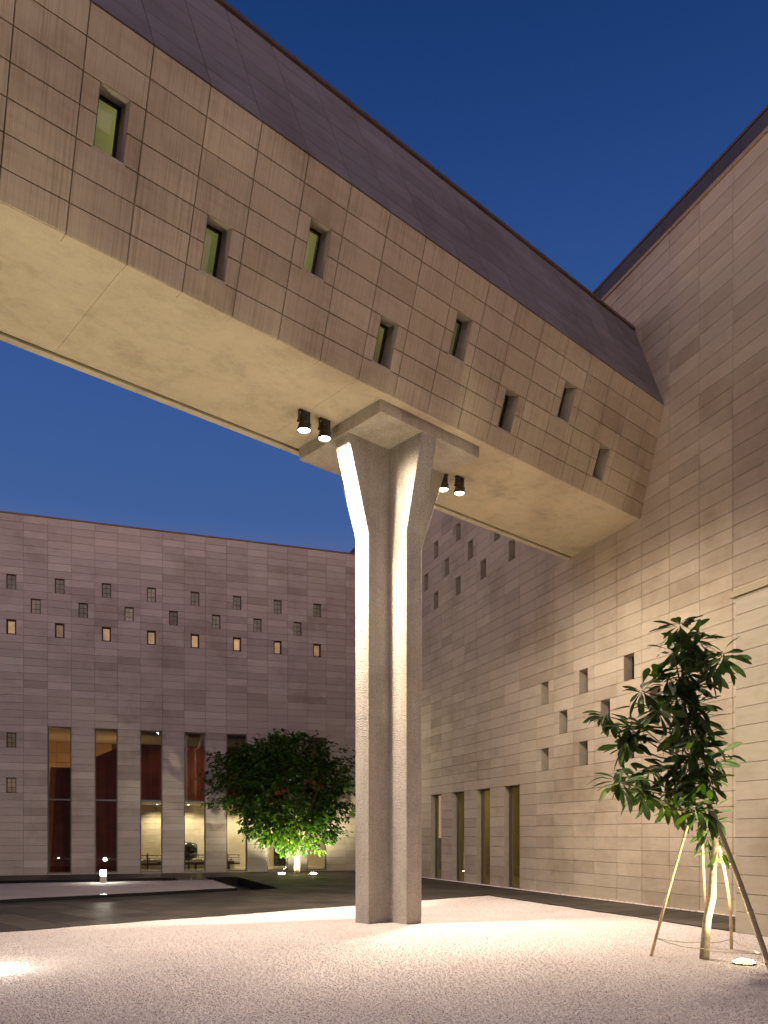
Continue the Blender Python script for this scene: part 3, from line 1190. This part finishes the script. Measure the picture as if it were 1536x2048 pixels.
m.box((-7.9, .03, -4.7), (-7.0, .42, -4.3), frL)
m.build("stand", M_DARKMETAL, dr)

# ================================================================== SKY BRIDGE
ZB = 8.545
Pn, Pf = 9.45, 12.04                     # near / far soffit edges
RIDGE_P, RIDGE_Z = 8.715, 10.695
TOP_P, TOP_Z = 9.63, 12.83
B0, PB = 3.4737, .7431
NB0, NB1 = -9, 20
b_start, b_end = B0 + PB * NB0, 18.6
br = empty("bridge", BP(8, 10.7, ZB), "sandstone clad enclosed bridge crossing overhead with eight small windows, joining the gallery wall", "bridge")


def slope_frame(p0, z0, p1, z1):
    V = (Pv * (p1 - p0) + Z * (z1 - z0))
    return (BP(0, p0, z0), Bv, V.normalized(), Bv.cross(V.normalized())), V.length


frF, LF = slope_frame(Pn, ZB, RIDGE_P, RIDGE_Z)
frT, LT = slope_frame(RIDGE_P, RIDGE_Z, TOP_P, TOP_Z)
usB = [B0 + PB * k for k in range(NB0, NB1)]
rowh = LF / 7


def end_u(p, z):
    """where a line along the bridge meets the gallery wall"""
    return (cR - nR.dot(Pv) * p) / nR.dot(Bv)


uE = end_u(Pn, ZB) - .02
usF = [u for u in usB if u < end_u(RIDGE_P, RIDGE_Z) - .2] + [uE]
vsF = [rowh * k for k in range(8)]
wins_B = []
for i in range(-4, 8):
    b = 3.675 + 1.4862 * i
    lo, hi = ((3, 5) if i % 2 == 0 else (1, 3))
    wins_B.append((b, b + .345, rowh * lo + .012, rowh * hi - .004))
core(frF, [usB[0], end_u(Pn, ZB) - .03], [0, LF], wins_B, .30, br, "face_wall", M_OPENJOINT)
clad(frF, usF, vsF, wins_B, M_STONE_B, br, "stone_panel", gap=.012, thick=.03)
for h in wins_B:
    window(frF, h, .27, br, M_GLASS, bar=.028, depth=.05, sill=True)
# sloping roof face
core(frT, [usB[0], 17.6], [0, LT], [], .2, br, "roof_wall", M_OPENJOINT)
usT = [u for u in usB if u < 15.7] + [16.3]
clad(frT, usT, [LT / 7 * k for k in range(8)], [], M_ROOF_B_SHADED, br, "roof_panel", gap=.010, thick=.03)
m = MB()
m.box((usB[0], LT - .01, -.2), (16.6, LT + .09, .075), frT)
m.build("coping", M_COPING, br)
# soffit with a drip strip along each edge
_s = [usB[0] + 5 * PB * k for k in range(0, 7)]
_s = [u for u in _s if u < uE - .5] + [uE + 1.4]
for u0, u1 in zip(_s[:-1], _s[1:]):        # rendered bays with a fine day joint between them
    m = MB()
    m.box((u0 + .002, Pn + .14, ZB + .012), (u1 - .002, Pf - .16, ZB + .30), (Vector(), Bv, Pv, Z))
    m.build("soffit", M_SOFFIT, br)
for k in range(len(usF) - 1):
    m = MB()
    m.box((usF[k] + .003, Pn - .012, ZB - .006), (usF[k + 1] - .003, Pn + .138, ZB + .03), (Vector(), Bv, Pv, Z))
    m.build("drip_strip", M_SOFFIT, br)
for k in range(len(usB) - 1):
    m = MB()
    m.box((usB[k] + .003, Pf - .105, ZB - .004), (min(usB[k + 1], end_u(Pf, ZB)) - .003, Pf + .03, ZB + .03), (Vector(), Bv, Pv, Z))
    if usB[k] < end_u(Pf, ZB) - .1:
        m.build("drip_strip", M_SOFFIT, br)
m = MB()
m.box((usB[0], Pf - .16, ZB + .05), (uE + 1.2, Pf - .1, ZB + .06), (Vector(), Bv, Pv, Z))
m.build("groove", plain("groove_render", (.22, .18, .12), .9), br)
# far side, roof deck and corridor lining
FAR_P = 2 * (Pn + Pf) / 2 - RIDGE_P
m = MB()
far = [(Pf + .03, ZB), (FAR_P, RIDGE_Z), (FAR_P - .915, TOP_Z), (TOP_P + .1, TOP_Z - .05)]
for (p0, z0), (p1, z1) in zip(far[:-1], far[1:]):
    e0, e1 = end_u(p0, z0), end_u(p1, z1)
    m.poly([BP(usB[0], p0, z0), BP(usB[0], p1, z1), BP(e1, p1, z1), BP(e0, p0, z0)])
m.build("far_wall", M_STONE_B, br)
M_CORR = plain("corridor_paint", (.62, .62, .36), .8)
m = MB()
inn = [(Pn + .25, ZB + .35), (Pf - .2, ZB + .35), (FAR_P - .3, RIDGE_Z), (FAR_P - 1.1, TOP_Z - .3), (TOP_P + .3, TOP_Z - .3)]
for (p0, z0), (p1, z1) in zip(inn[:-1], inn[1:]):
    m.poly([BP(usB[0], p0, z0), BP(usB[0], p1, z1), BP(end_u(p1, z1), p1, z1), BP(end_u(p0, z0), p0, z0)])
m.build("corridor_lining", M_CORR, br)
for i, b in enumerate((1.5, 5.6, 8.0, 10.6, 13.6)):
    lamp("corridor_lamp", 'POINT', BP(b, 10.9, 11.9), (2, 12, 12, 9, 6)[i], (1.0, .97, .62), br, shadow_soft_size=.12)

# ================================================================== COLUMN
CB, CP = 9.70, 10.665
colm = empty("concrete_column", BP(CB, CP, 0), "bush hammered concrete column with cross shaped shaft flaring to a square slab under the bridge", "column")
hw, ln = .18, .645
ZK, ZC = 6.77, 8.352
EB0, EB1, EP0, EP1 = CB - 8.575, 10.965 - CB, CP - 9.625, 11.87 - CP
m = MB()


def ring(z, bm_, bp_, pm, pp):
    """cross outline; arm lengths toward -B, +B, -P, +P"""
    q = [(-bm_, -hw), (-hw, -hw), (-hw, -pm), (hw, -pm), (hw, -hw), (bp_, -hw), (bp_, hw), (hw, hw), (hw, pp), (-hw, pp), (-hw, hw), (-bm_, hw)]
    return [BP(CB + x, CP + y, z) for x, y in q]


rings = [ring(-.12, ln, ln, ln, ln)]
for zj in (1.57, 3.555, 5.54):             # pour joints between the lifts
    rings += [ring(zj - .008, ln, ln, ln, ln), ring(zj, *[ln - .006] * 4), ring(zj + .008, ln, ln, ln, ln)]
rings += [ring(ZK, ln, ln, ln, ln)]
rings = rings + [ring(ZC, EB0 - .012, EB1 - .012, EP0 - .012, EP1 - .012)]
for r0, r1 in zip(rings[:-1], rings[1:]):
    for i in range(12):
        j = (i + 1) % 12
        m.poly([r0[i], r0[j], r1[j], r1[i]])
shaft = m.build("shaft", M_COLUMN, colm)
bmx = bmesh.new()
bmx.from_mesh(shaft.data)
bmesh.ops.remove_doubles(bmx, verts=bmx.verts, dist=1e-4)
bmx.to_mesh(shaft.data)
bmx.free()
bv = shaft.modifiers.new("arris", 'BEVEL')
bv.width = .010
bv.segments = 2
bv.angle_limit = R(40)
m = MB()
m.box((CB - EB0, CP - EP0, ZC), (CB + EB1, CP + EP1, ZB + .06), (Vector(), Bv, Pv, Z))
cap = m.build("cap_slab", concrete_mat("cap_concrete", (.50, .45, .37), 45, .4, .01, .14), colm)
bv = cap.modifiers.new("arris", 'BEVEL')
bv.width = .008
bv.segments = 1

# floodlights under the soffit
FL = [(7.88, 10.76, "outermost floodlight left of the column, hung from the soffit of the bridge"),
      (8.30, 10.75, "floodlight left of the column, the one next to the cap slab"),
      (11.24, 10.80, "floodlight just right of the column, half hidden by its flared arm"),
      (11.60, 10.70, "outermost floodlight right of the column, hung from the soffit")]
for b, p, lab in FL:
    o0 = BP(b, p, ZB + .012)
    t = empty("floodlight", o0, lab, "floodlight", "floodlights under the bridge")
    m = MB()                       # yoke bracket
    fB = (o0, Bv, Pv, Z)
    m.box((-.11, -.035, -.012), (.11, .035, -.0005), fB)
    m.box((-.11, -.02, -.21), (-.098, .02, -.012), fB)
    m.box((.098, -.02, -.21), (.11, .02, -.012), fB)
    m.build("bracket", M_FLOODMETAL, t)
    for sx in (-1, 1):
        m = MB()
        m.lathe([(.028, 0), (.028, .02), (.015, .026)], o0 + Bv * (.108 * sx) - Z * .19, Bv * sx, 12)
        m.build("knob", M_FLOODMETAL, t)
    m = MB()
    m.lathe([(.05, -.045), (.07, -.05), (.078, -.07), (.078, -.10), (.070, -.105), (.078, -.11), (.080, -.14), (.070, -.145), (.080, -.15), (.082, -.20), (.092, -.215), (.112, -.295), (.118, -.30), (.118, -.325), (.104, -.325), (.100, -.30)], o0, Z, 28)
    m.build("housing", M_FLOODMETAL, t)
    m = MB()
    m.lathe([(.099, -.305), (.06, -.298), (.001, -.296)], o0, Z, 28)
    m.build("lens", M_LENS, t)
    lamp("flood_spill", 'SPOT', o0 - Z * .335, FLOOD_SPILL_W, FLOOD_COL, t, (0, 0, -1), spot_size=R(179), spot_blend=.55, shadow_soft_size=.09)
    lamp("flood_lamp", 'SPOT', o0 - Z * .33, FLOOD_W, FLOOD_COL, t, (0, 0, -1), spot_size=R(98), spot_blend=.75, shadow_soft_size=.07)

# ================================================================== IN-GROUND UPLIGHTS AND BOLLARD
def uplight(loc, power, label, rad=.10, zg=0.0, aim=(0, 0, 1), cone=165, blend=.5, grp="in-ground uplights"):
    loc = Vector(loc)
    t = empty("ground_uplight", loc, label, "ground light", grp)
    m = MB()
    m.lathe([(rad * 1.07, zg - .03), (rad * 1.07, zg + .002), (rad * 1.05, zg + .006), (rad * 1.03, zg + .009), (rad * 1.02, zg + .003)], loc, Z, 32)
    m.build("rim", M_DARKMETAL, t)
    m = MB()
    m.lathe([(rad, zg + .010), (rad * .8, zg + .030), (rad * .4, zg + .045), (.001, zg + .049)], loc, Z, 32)
    m.build("lens", M_LENS_UP, t, smooth=True)
    lamp("uplight_lamp", 'SPOT', loc + Z * (zg + .075), power, UP_COL, t, aim, spot_size=R(cone), spot_blend=blend, shadow_soft_size=.05)
    return t


uplight((4.30, 9.55, 0), COURT_UP_W, "glowing in-ground uplight in the gravel at the foot of the right hand bamboo stake", .12, cone=140, blend=1.0)
uplight((-4.05, 31.7, 0), TREE_UP_W, "in-ground uplight in the paving, left of the small tree's trunk", .14, aim=(.18, .12, 1), cone=160, blend=.6)
uplight((-2.80, 31.7, 0), TREE_UP_W, "in-ground uplight in the paving, right of the small tree's trunk", .14, aim=(-.18, .12, 1), cone=160, blend=.6)


def bollard(loc, label, power):
    t = empty("bollard_light", Vector(loc), label, "bollard light", None)
    m = MB()
    m.lathe([(.102, -.02), (.102, .205), (.098, .21)], loc, Z, 28)
    m.build("base", plain("bollard_concrete", (.55, .52, .47), .8, nscale=20, amt=.1), t)
    m = MB()
    m.lathe([(.088, .211), (.088, .375)], loc, Z, 28)
    m.build("lens", emit_mat("bollard_lens", (1.0, .94, .80), power), t)
    m = MB()
    m.lathe([(.104, .376), (.104, .395), (.09, .402), (.001, .404)], loc, Z, 28)
    m.build("cap", M_GREYMETAL, t)
    return t


bollard((-8.60, 24.5, .078), "short cylindrical bollard light glowing white on the raised gravel bed", 220)
bollard((-4.62, 9.0, -.02), "bollard light on the gravel just past the left edge of the picture", 170)

# a low wing closing the court behind the viewer (seen only mirrored in the glass)
wing = empty("stone_building", Vector((0, -17, 0)), "plain sandstone wing closing the court opposite the hall", "building")
m = MB()
m.box((-45, -24, -.29), (45, -17, 13.4))
m.build("wall", M_STONE_L, wing)
m = MB()
m.box((-45.1, -24.1, 13.401), (45.1, -16.9, 13.5))
m.build("coping", M_COPING, wing)

# ================================================================== VEGETATION
def leaf_mat(name, c0, c1, c2):
    k = NT(name)
    rnd = k.math('FRACT', k.math('ADD', k.math('MULTIPLY', k.n("ShaderNodeObjectInfo").outputs["Random"], 3.7),
                                 k.n("ShaderNodeNewGeometry").outputs["Random Per Island"]))
    col = k.ramp(rnd, [(0, c0), (.6, c1), (1, c2)])
    b = k.n("ShaderNodeBsdfPrincipled", {"Base Color": col, "Roughness": .55, "Specular IOR Level": .3})
    tl = k.n("ShaderNodeBsdfTranslucent", {0: k.mixc(1.0, col, (1.5, 1.7, .6, 1), 'MULTIPLY')})
    mx = k.n("ShaderNodeMixShader", {0: .26, 1: b.outputs[0], 2: tl.outputs[0]})
    k.t.links.new(mx.outputs[0], k.out.inputs[0])
    return k.m


M_LEAF_A = leaf_mat("heart_leaf", (.022, .056, .010), (.038, .090, .013), (.10, .17, .024))
M_LEAF_B = leaf_mat("oblong_leaf", (.022, .044, .011), (.036, .066, .015), (.075, .108, .024))
M_BARK = plain("pale_bark", (.24, .19, .125), .85, nscale=18, amt=.35, bump=.6, dist=.01)
M_TWIG = plain("twig_bark", (.14, .11, .06), .85, nscale=25, amt=.3)
M_BAMBOO = plain("dry_bamboo", (.48, .36, .19), .55, nscale=9, amt=.25)
M_ROPE = plain("coir_rope", (.52, .43, .26), .9, nscale=60, amt=.3)


def small_tree():
    base_ = Vector((-3.5, 32.15, 0))
    t = empty("tree", base_, "small round headed tree lit from below in front of the tall windows", "tree")
    m = MB()
    tr = [base_ + Vector(p) for p in ((-.05, 0, -.05), (-.03, 0, .35), (-.02, .02, .75), (.06, .02, 1.15), (.18, 0, 1.6), (.22, 0, 2.2))]
    m.tube(tr, [.085, .075, .07, .062, .05, .035], 10)
    tr2 = [base_ + Vector(p) for p in ((.07, .02, -.05), (.07, .01, .4), (.05, 0, .8), (-.10, 0, 1.3), (-.35, -.05, 2.0))]
    m.tube(tr2, [.06, .052, .05, .045, .03], 10)
    m.build("trunk", M_BARK, t, smooth=True)
    hz = np.array([.85, 1.15, 1.6, 2.1, 2.7, 3.3, 4.1, 4.7, 5.15, 5.45])
    hw_ = np.array([.15, .75, 1.45, 2.05, 2.55, 2.85, 2.75, 2.3, 1.55, .5])
    hc = np.array([0, -.02, -.12, -.25, -.45, -.55, -.60, -.55, -.5, -.5])
    from mathutils import noise as mn
    tips = []
    while len(tips) < 1150:
        z = random.uniform(.9, 5.4)
        w = np.interp(z, hz, hw_)
        if random.random() > w / 2.9: continue
        a = random.uniform(0, 2 * math.pi)
        rr = math.sqrt(random.uniform(.10, 1.0))
        dx, dy = math.cos(a) * rr, math.sin(a) * rr
        if mn.noise(Vector((dx * 1.9 + 5, dy * 1.9, z * 1.1))) < -.30: continue
        wob = 1 + .42 * mn.noise(Vector((dx * 2.6, dy * 2.6, z * 1.5)))
        x = np.interp(z, hz, hc) + dx * w * wob
        y = dy * min(w * .62, 1.55) * wob
        tips.append((Vector((x, y, z)), rr))
    # boughs and twigs
    bo = MB()
    for k in range(34):
        q, _ = tips[k * 20]
        st = Vector((0.05, 0, random.uniform(.9, 2.0)))
        mid = st.lerp(q, .5) + Vector((0, 0, -.12))
        bo.tube([base_ + st, base_ + mid, base_ + q], [.03, .018, .006], 6)
    bo.build("branch", M_TWIG, t, smooth=True, kind="stuff")
    V_, F_ = [], []
    for q, rr in tips:
        outw = Vector((q.x + .4, q.y * 1.3, (q.z - 3.0) * .5)).normalized()
        ln_ = random.uniform(.18, .42) * (1.0 if rr < .8 else 1.7)
        for i in range(random.randint(11, 17)):
            s = random.random()
            p = base_ + q + outw * (s * ln_ - .1) + Vector((random.gauss(0, .075), random.gauss(0, .075), random.gauss(0, .06)))
            d = (outw + Vector((random.gauss(0, .7), random.gauss(0, .7), random.gauss(-.45, .4)))).normalized()
            sd = d.cross(Vector((random.gauss(0, .5), random.gauss(0, .5), 1))).normalized()
            up = sd.cross(d)
            L_ = random.uniform(.12, .205)
            W_ = L_ * .38
            n = len(V_)
            tip_d = up * (-.16 * L_)
            for a, b, c in ((0, 0, 0), (.30, .9, .10), (.62, .7, .05), (1.0, 0, 0), (.62, -.7, .05), (.30, -.9, .10), (.45, 0, -.04)):
                V_.append(tuple(p + d * (a * L_) + sd * (b * W_) + up * (c * L_) + tip_d * a * a))
            F_ += [(n, n + 6, n + 1), (n + 1, n + 6, n + 2), (n + 2, n + 6, n + 3), (n + 3, n + 6, n + 4), (n + 4, n + 6, n + 5), (n + 5, n + 6, n)]
    me = bpy.data.meshes.new("foliage")
    me.from_pydata(V_, [], F_)
    me.materials.append(M_LEAF_A)
    tag(link("foliage", me, t), kind="stuff")
    return t


small_tree()


def oblong_leaf(i):
    """long leaf, widest past the middle, folded at the midrib and drooping"""
    m = MB()
    L_ = 1.0
    prof_ = [(0, .008), (.14, .02), (.32, .066), (.55, .120), (.76, .134), (.92, .078), (1.0, .004)]
    droop = (.14, .30, .46, .22)[i % 4]
    fold = (.25, .15, .32, .05)[i % 4]
    rows = []
    for x, w in prof_:
        z = -droop * x * x + (.05 * math.sin(x * 9 + i) if i == 2 else 0)
        rows.append([(x, -w, z + fold * w), (x, 0, z), (x, w, z + fold * w)])
    for a, b in zip(rows[:-1], rows[1:]):
        m.poly([a[0], b[0], b[1], a[1]])
        m.poly([a[1], b[1], b[2], a[2]])
    me = m.mesh("leaf", M_LEAF_B, True)
    bmx = bmesh.new()
    bmx.from_mesh(me)
    bmesh.ops.remove_doubles(bmx, verts=bmx.verts, dist=1e-5)
    bmx.to_mesh(me)
    bmx.free()
    return me


LEAVES = [oblong_leaf(i) for i in range(4)]
ST_BASE = Vector((4.0, 9.99, 0))


def zpx(x, y): return 1130 + x / 2.695, 1200 + y / 2.695


def staked_tree():
    t = empty("tree", ST_BASE, "slender young tree with long drooping leaves held by four bamboo stakes in the gravel", "tree")
    dp = 10.0
    stem_px = [(1408.5, 1918), (1411, 1880), (1414, 1840), (1424, 1795), (1426, 1745), (1431, 1690), (1428, 1640), (1412, 1590), (1392, 1530), (1374, 1460), (1367, 1390), (1364, 1320), (1362, 1258)]
    stem = [ray_pt(x, y, dp) for x, y in stem_px]
    stem[0].z = -.03
    m = MB()
    m.tube(stem, [.060, .056, .050, .050, .043, .040, .036, .032, .028, .024, .020, .015, .009], 12)
    m.build("trunk", M_BARK, t, smooth=True)
    whorls = [(620, 140, 12), (645, 215, 12), (715, 222, 9), (590, 290, 12), (690, 300, 13), (850, 300, 13), (770, 385, 13), (640, 390, 13),
              (560, 415, 9), (700, 470, 14), (640, 560, 13), (415, 490, 12), (500, 600, 11), (225, 625, 13), (345, 690, 14), (330, 770, 13), (420, 690, 10),
              (660, 660, 14), (735, 650, 13), (600, 720, 12), (730, 745, 14), (690, 820, 13), (745, 890, 15), (820, 860, 11), (650, 930, 14), (295, 985, 13),
              (390, 945, 13), (470, 920, 10), (560, 900, 10), (415, 1035, 12), (540, 1065, 13), (640, 1010, 13), (765, 985, 13), (600, 1110, 13), (700, 1120, 13),
              (775, 1145, 11), (780, 1235, 8), (770, 1290, 7), (815, 1360, 6), (700, 560, 12), (600, 520, 10)]
    br_ = MB()
    leaves = []
    for wx, wy, n in whorls:
        px, py = zpx(wx, wy)
        # nearest stem point a little below
        dy = random.gauss(0, .26)
        c = ray_pt(px, py, dp + dy)
        below = [s for s in stem if s.z < c.z - .04] or [stem[5]]
        st = min(below, key=lambda s: (s - c).length + (0 if s.z < c.z - .10 else .2))
        mid = st.lerp(c, .55) - Z * .05
        br_.tube([st, mid, c], [.014, .010, .006], 6)
        a0 = random.uniform(0, 6.28)
        for i in range(int(n * 1.9)):
            az = a0 + i * 2.4 + random.gauss(0, .2)
            el = random.choice((.45, .1, -.2, -.55, -.9)) + random.gauss(0, .15)
            d = Vector((math.cos(az) * math.cos(el), math.sin(az) * math.cos(el), math.sin(el)))
            side = Z.cross(d)
            if side.length < .1: side = Vector((1, 0, 0))
            side = side.normalized()
            up = d.cross(side)
            L_ = random.uniform(.22, .345) * (.75 if wy > 1220 else 1)
            roll = random.gauss(0, .5)
            sd = side * math.cos(roll) + up * math.sin(roll)
            up2 = d.cross(sd)
            mw = Matrix((d * L_, sd * L_, up2 * L_)).transposed().to_4x4()
            mw.translation = c + d * random.uniform(.01, .05) + Z * random.gauss(0, .03)
            leaves.append((mw, LEAVES[random.randrange(4)]))
    br_.build("branch", M_TWIG, t, smooth=True, kind="stuff")
    random.shuffle(leaves)
    rest_ = MB()
    for i, (mw, me) in enumerate(leaves):
        if i < 300:
            link("leaf", me, t, mw)
        else:
            n0 = len(rest_.v)
            rest_.v += [tuple(mw @ v.co) for v in me.vertices]
            for p in me.polygons:
                rest_.f.append(tuple(n0 + q for q in p.vertices))
                rest_.mi.append(0)
    rest_.build("leaf", M_LEAF_B, t, smooth=True, kind="stuff")
    return t


YOUNG = staked_tree()


def bamboo(pa, pb, r0, r1, bend, label):
    """culm with swollen nodes and a slight bow"""
    t = empty("bamboo_stake", pa, label, "stake", "bamboo stakes round the young tree")
    n = 40
    pts, rad = [], []
    ln_ = (pb - pa).length
    node = ln_ / 7
    sd = (pb - pa).cross(Vector((0, 1, 0))).normalized()
    for i in range(n + 1):
        s = i / n
        p = pa.lerp(pb, s) + sd * (math.sin(s * math.pi) * bend)
        pts.append(p)
        rad.append((r0 + (r1 - r0) * s))
    m = MB()
    m.tube(pts, rad, 10)
    m.build("culm", M_BAMBOO, t, smooth=True)
    for k in range(1, 8):
        s = (k - .35) / 7
        p = pa.lerp(pb, s) + sd * (math.sin(s * math.pi) * bend)
        d = (pb - pa).normalized()
        r = r0 + (r1 - r0) * s
        m = MB()
        m.tube([p - d * .014, p - d * .005, p + d * .003, p + d * .014], [r * 1.02, r * 1.22, r * 1.22, r * 1.02], 10)
        m.build("node", M_BAMBOO, t, smooth=True)
    return t


s1 = ray_pt(1301.4, 1908.6, 10.22)
s2 = ray_pt(1462.6, 1895, 10.85)
s3 = ray_pt(1549, 1957, 8.55)
s4 = Vector((4.50, 11.15, 0))
for s in (s1, s2, s3, s4): s.z = -.04
bamboo(s1, ray_pt(1385, 1618, 10.05), .021, .017, .012, "pale bamboo stake leaning in from the left of the young tree")
bamboo(s2, ray_pt(1438, 1690, 10.15), .021, .018, -.05, "short pale bamboo stake behind and right of the young tree's trunk")
bamboo(s3, ray_pt(1424, 1622, 9.85), .030, .027, -.02, "thick dark bamboo stake leaning in from the right, nearest the uplight")
bamboo(s4, ray_pt(1404, 1655, 10.2), .018, .015, .0, "bamboo stake standing behind the young tree's trunk, mostly hidden by it")


def rope(name, pts, label, r=.006, sag=.04):
    m = MB()
    full = []
    for a, b in zip(pts[:-1], pts[1:]):
        for i in range(10):
            s = i / 10
            full.append(a.lerp(b, s) - Z * (math.sin(s * math.pi) * sag) + Vector((0, 0, random.gauss(0, .002))))
    full.append(pts[-1])
    m.tube(full, r, 6)
    o = m.build(name, M_ROPE, None, smooth=True)
    return tag(o, label, "rope", "ropes round the stakes")


def on_stake(s, tip, h):
    return s + (tip - s) * (h / (tip.z - s.z))


r1 = ray_pt(1314, 1877, 10.18)
rT = ray_pt(1408, 1897, 9.93)
r3 = ray_pt(1531, 1908, 8.78)
r2 = ray_pt(1464, 1878, 10.82)
rope("rope", [r1, rT], "thin coir rope sagging from the left stake to the tree's trunk", .005, .03)
rope("rope", [rT + Vector((.01, -.05, -.01)), ray_pt(1440, 1903, 9.6), r3], "bright lit rope running from the trunk to the thick right stake above the uplight", .008, .004)
rope("rope", [r1 + Z * .004, ray_pt(1405, 1885, 10.5), r2], "thin coir rope passing behind the trunk from left stake to the back right stake", .005, .02)
rope("rope", [r2, ray_pt(1500, 1893, 10.2), r3 + Z * .006], "thin coir rope between the back right stake and the thick right stake", .005, .03)

# the next young tree of the row and its uplight, past the left edge: they throw light and leaf shade on the bridge
def copy_tree_at(src, off, label):
    c = src.copy()
    COL.objects.link(c)
    c.location = src.location + off
    c["label"] = label
    for ch in list(src.children):
        d = ch.copy()
        COL.objects.link(d)
        inv = ch.matrix_parent_inverse.copy()
        d.parent = c
        d.matrix_parent_inverse = inv
    return c


copy_tree_at(YOUNG, Vector((-10.75, -.9, 0)), "second slender young tree of the row, beyond the left edge")
uplight((-6.15, 8.35, 0), COURT_UP_W * 1.25, "in-ground uplight under the second young tree, beyond the left edge", .12, cone=140, blend=1.0)
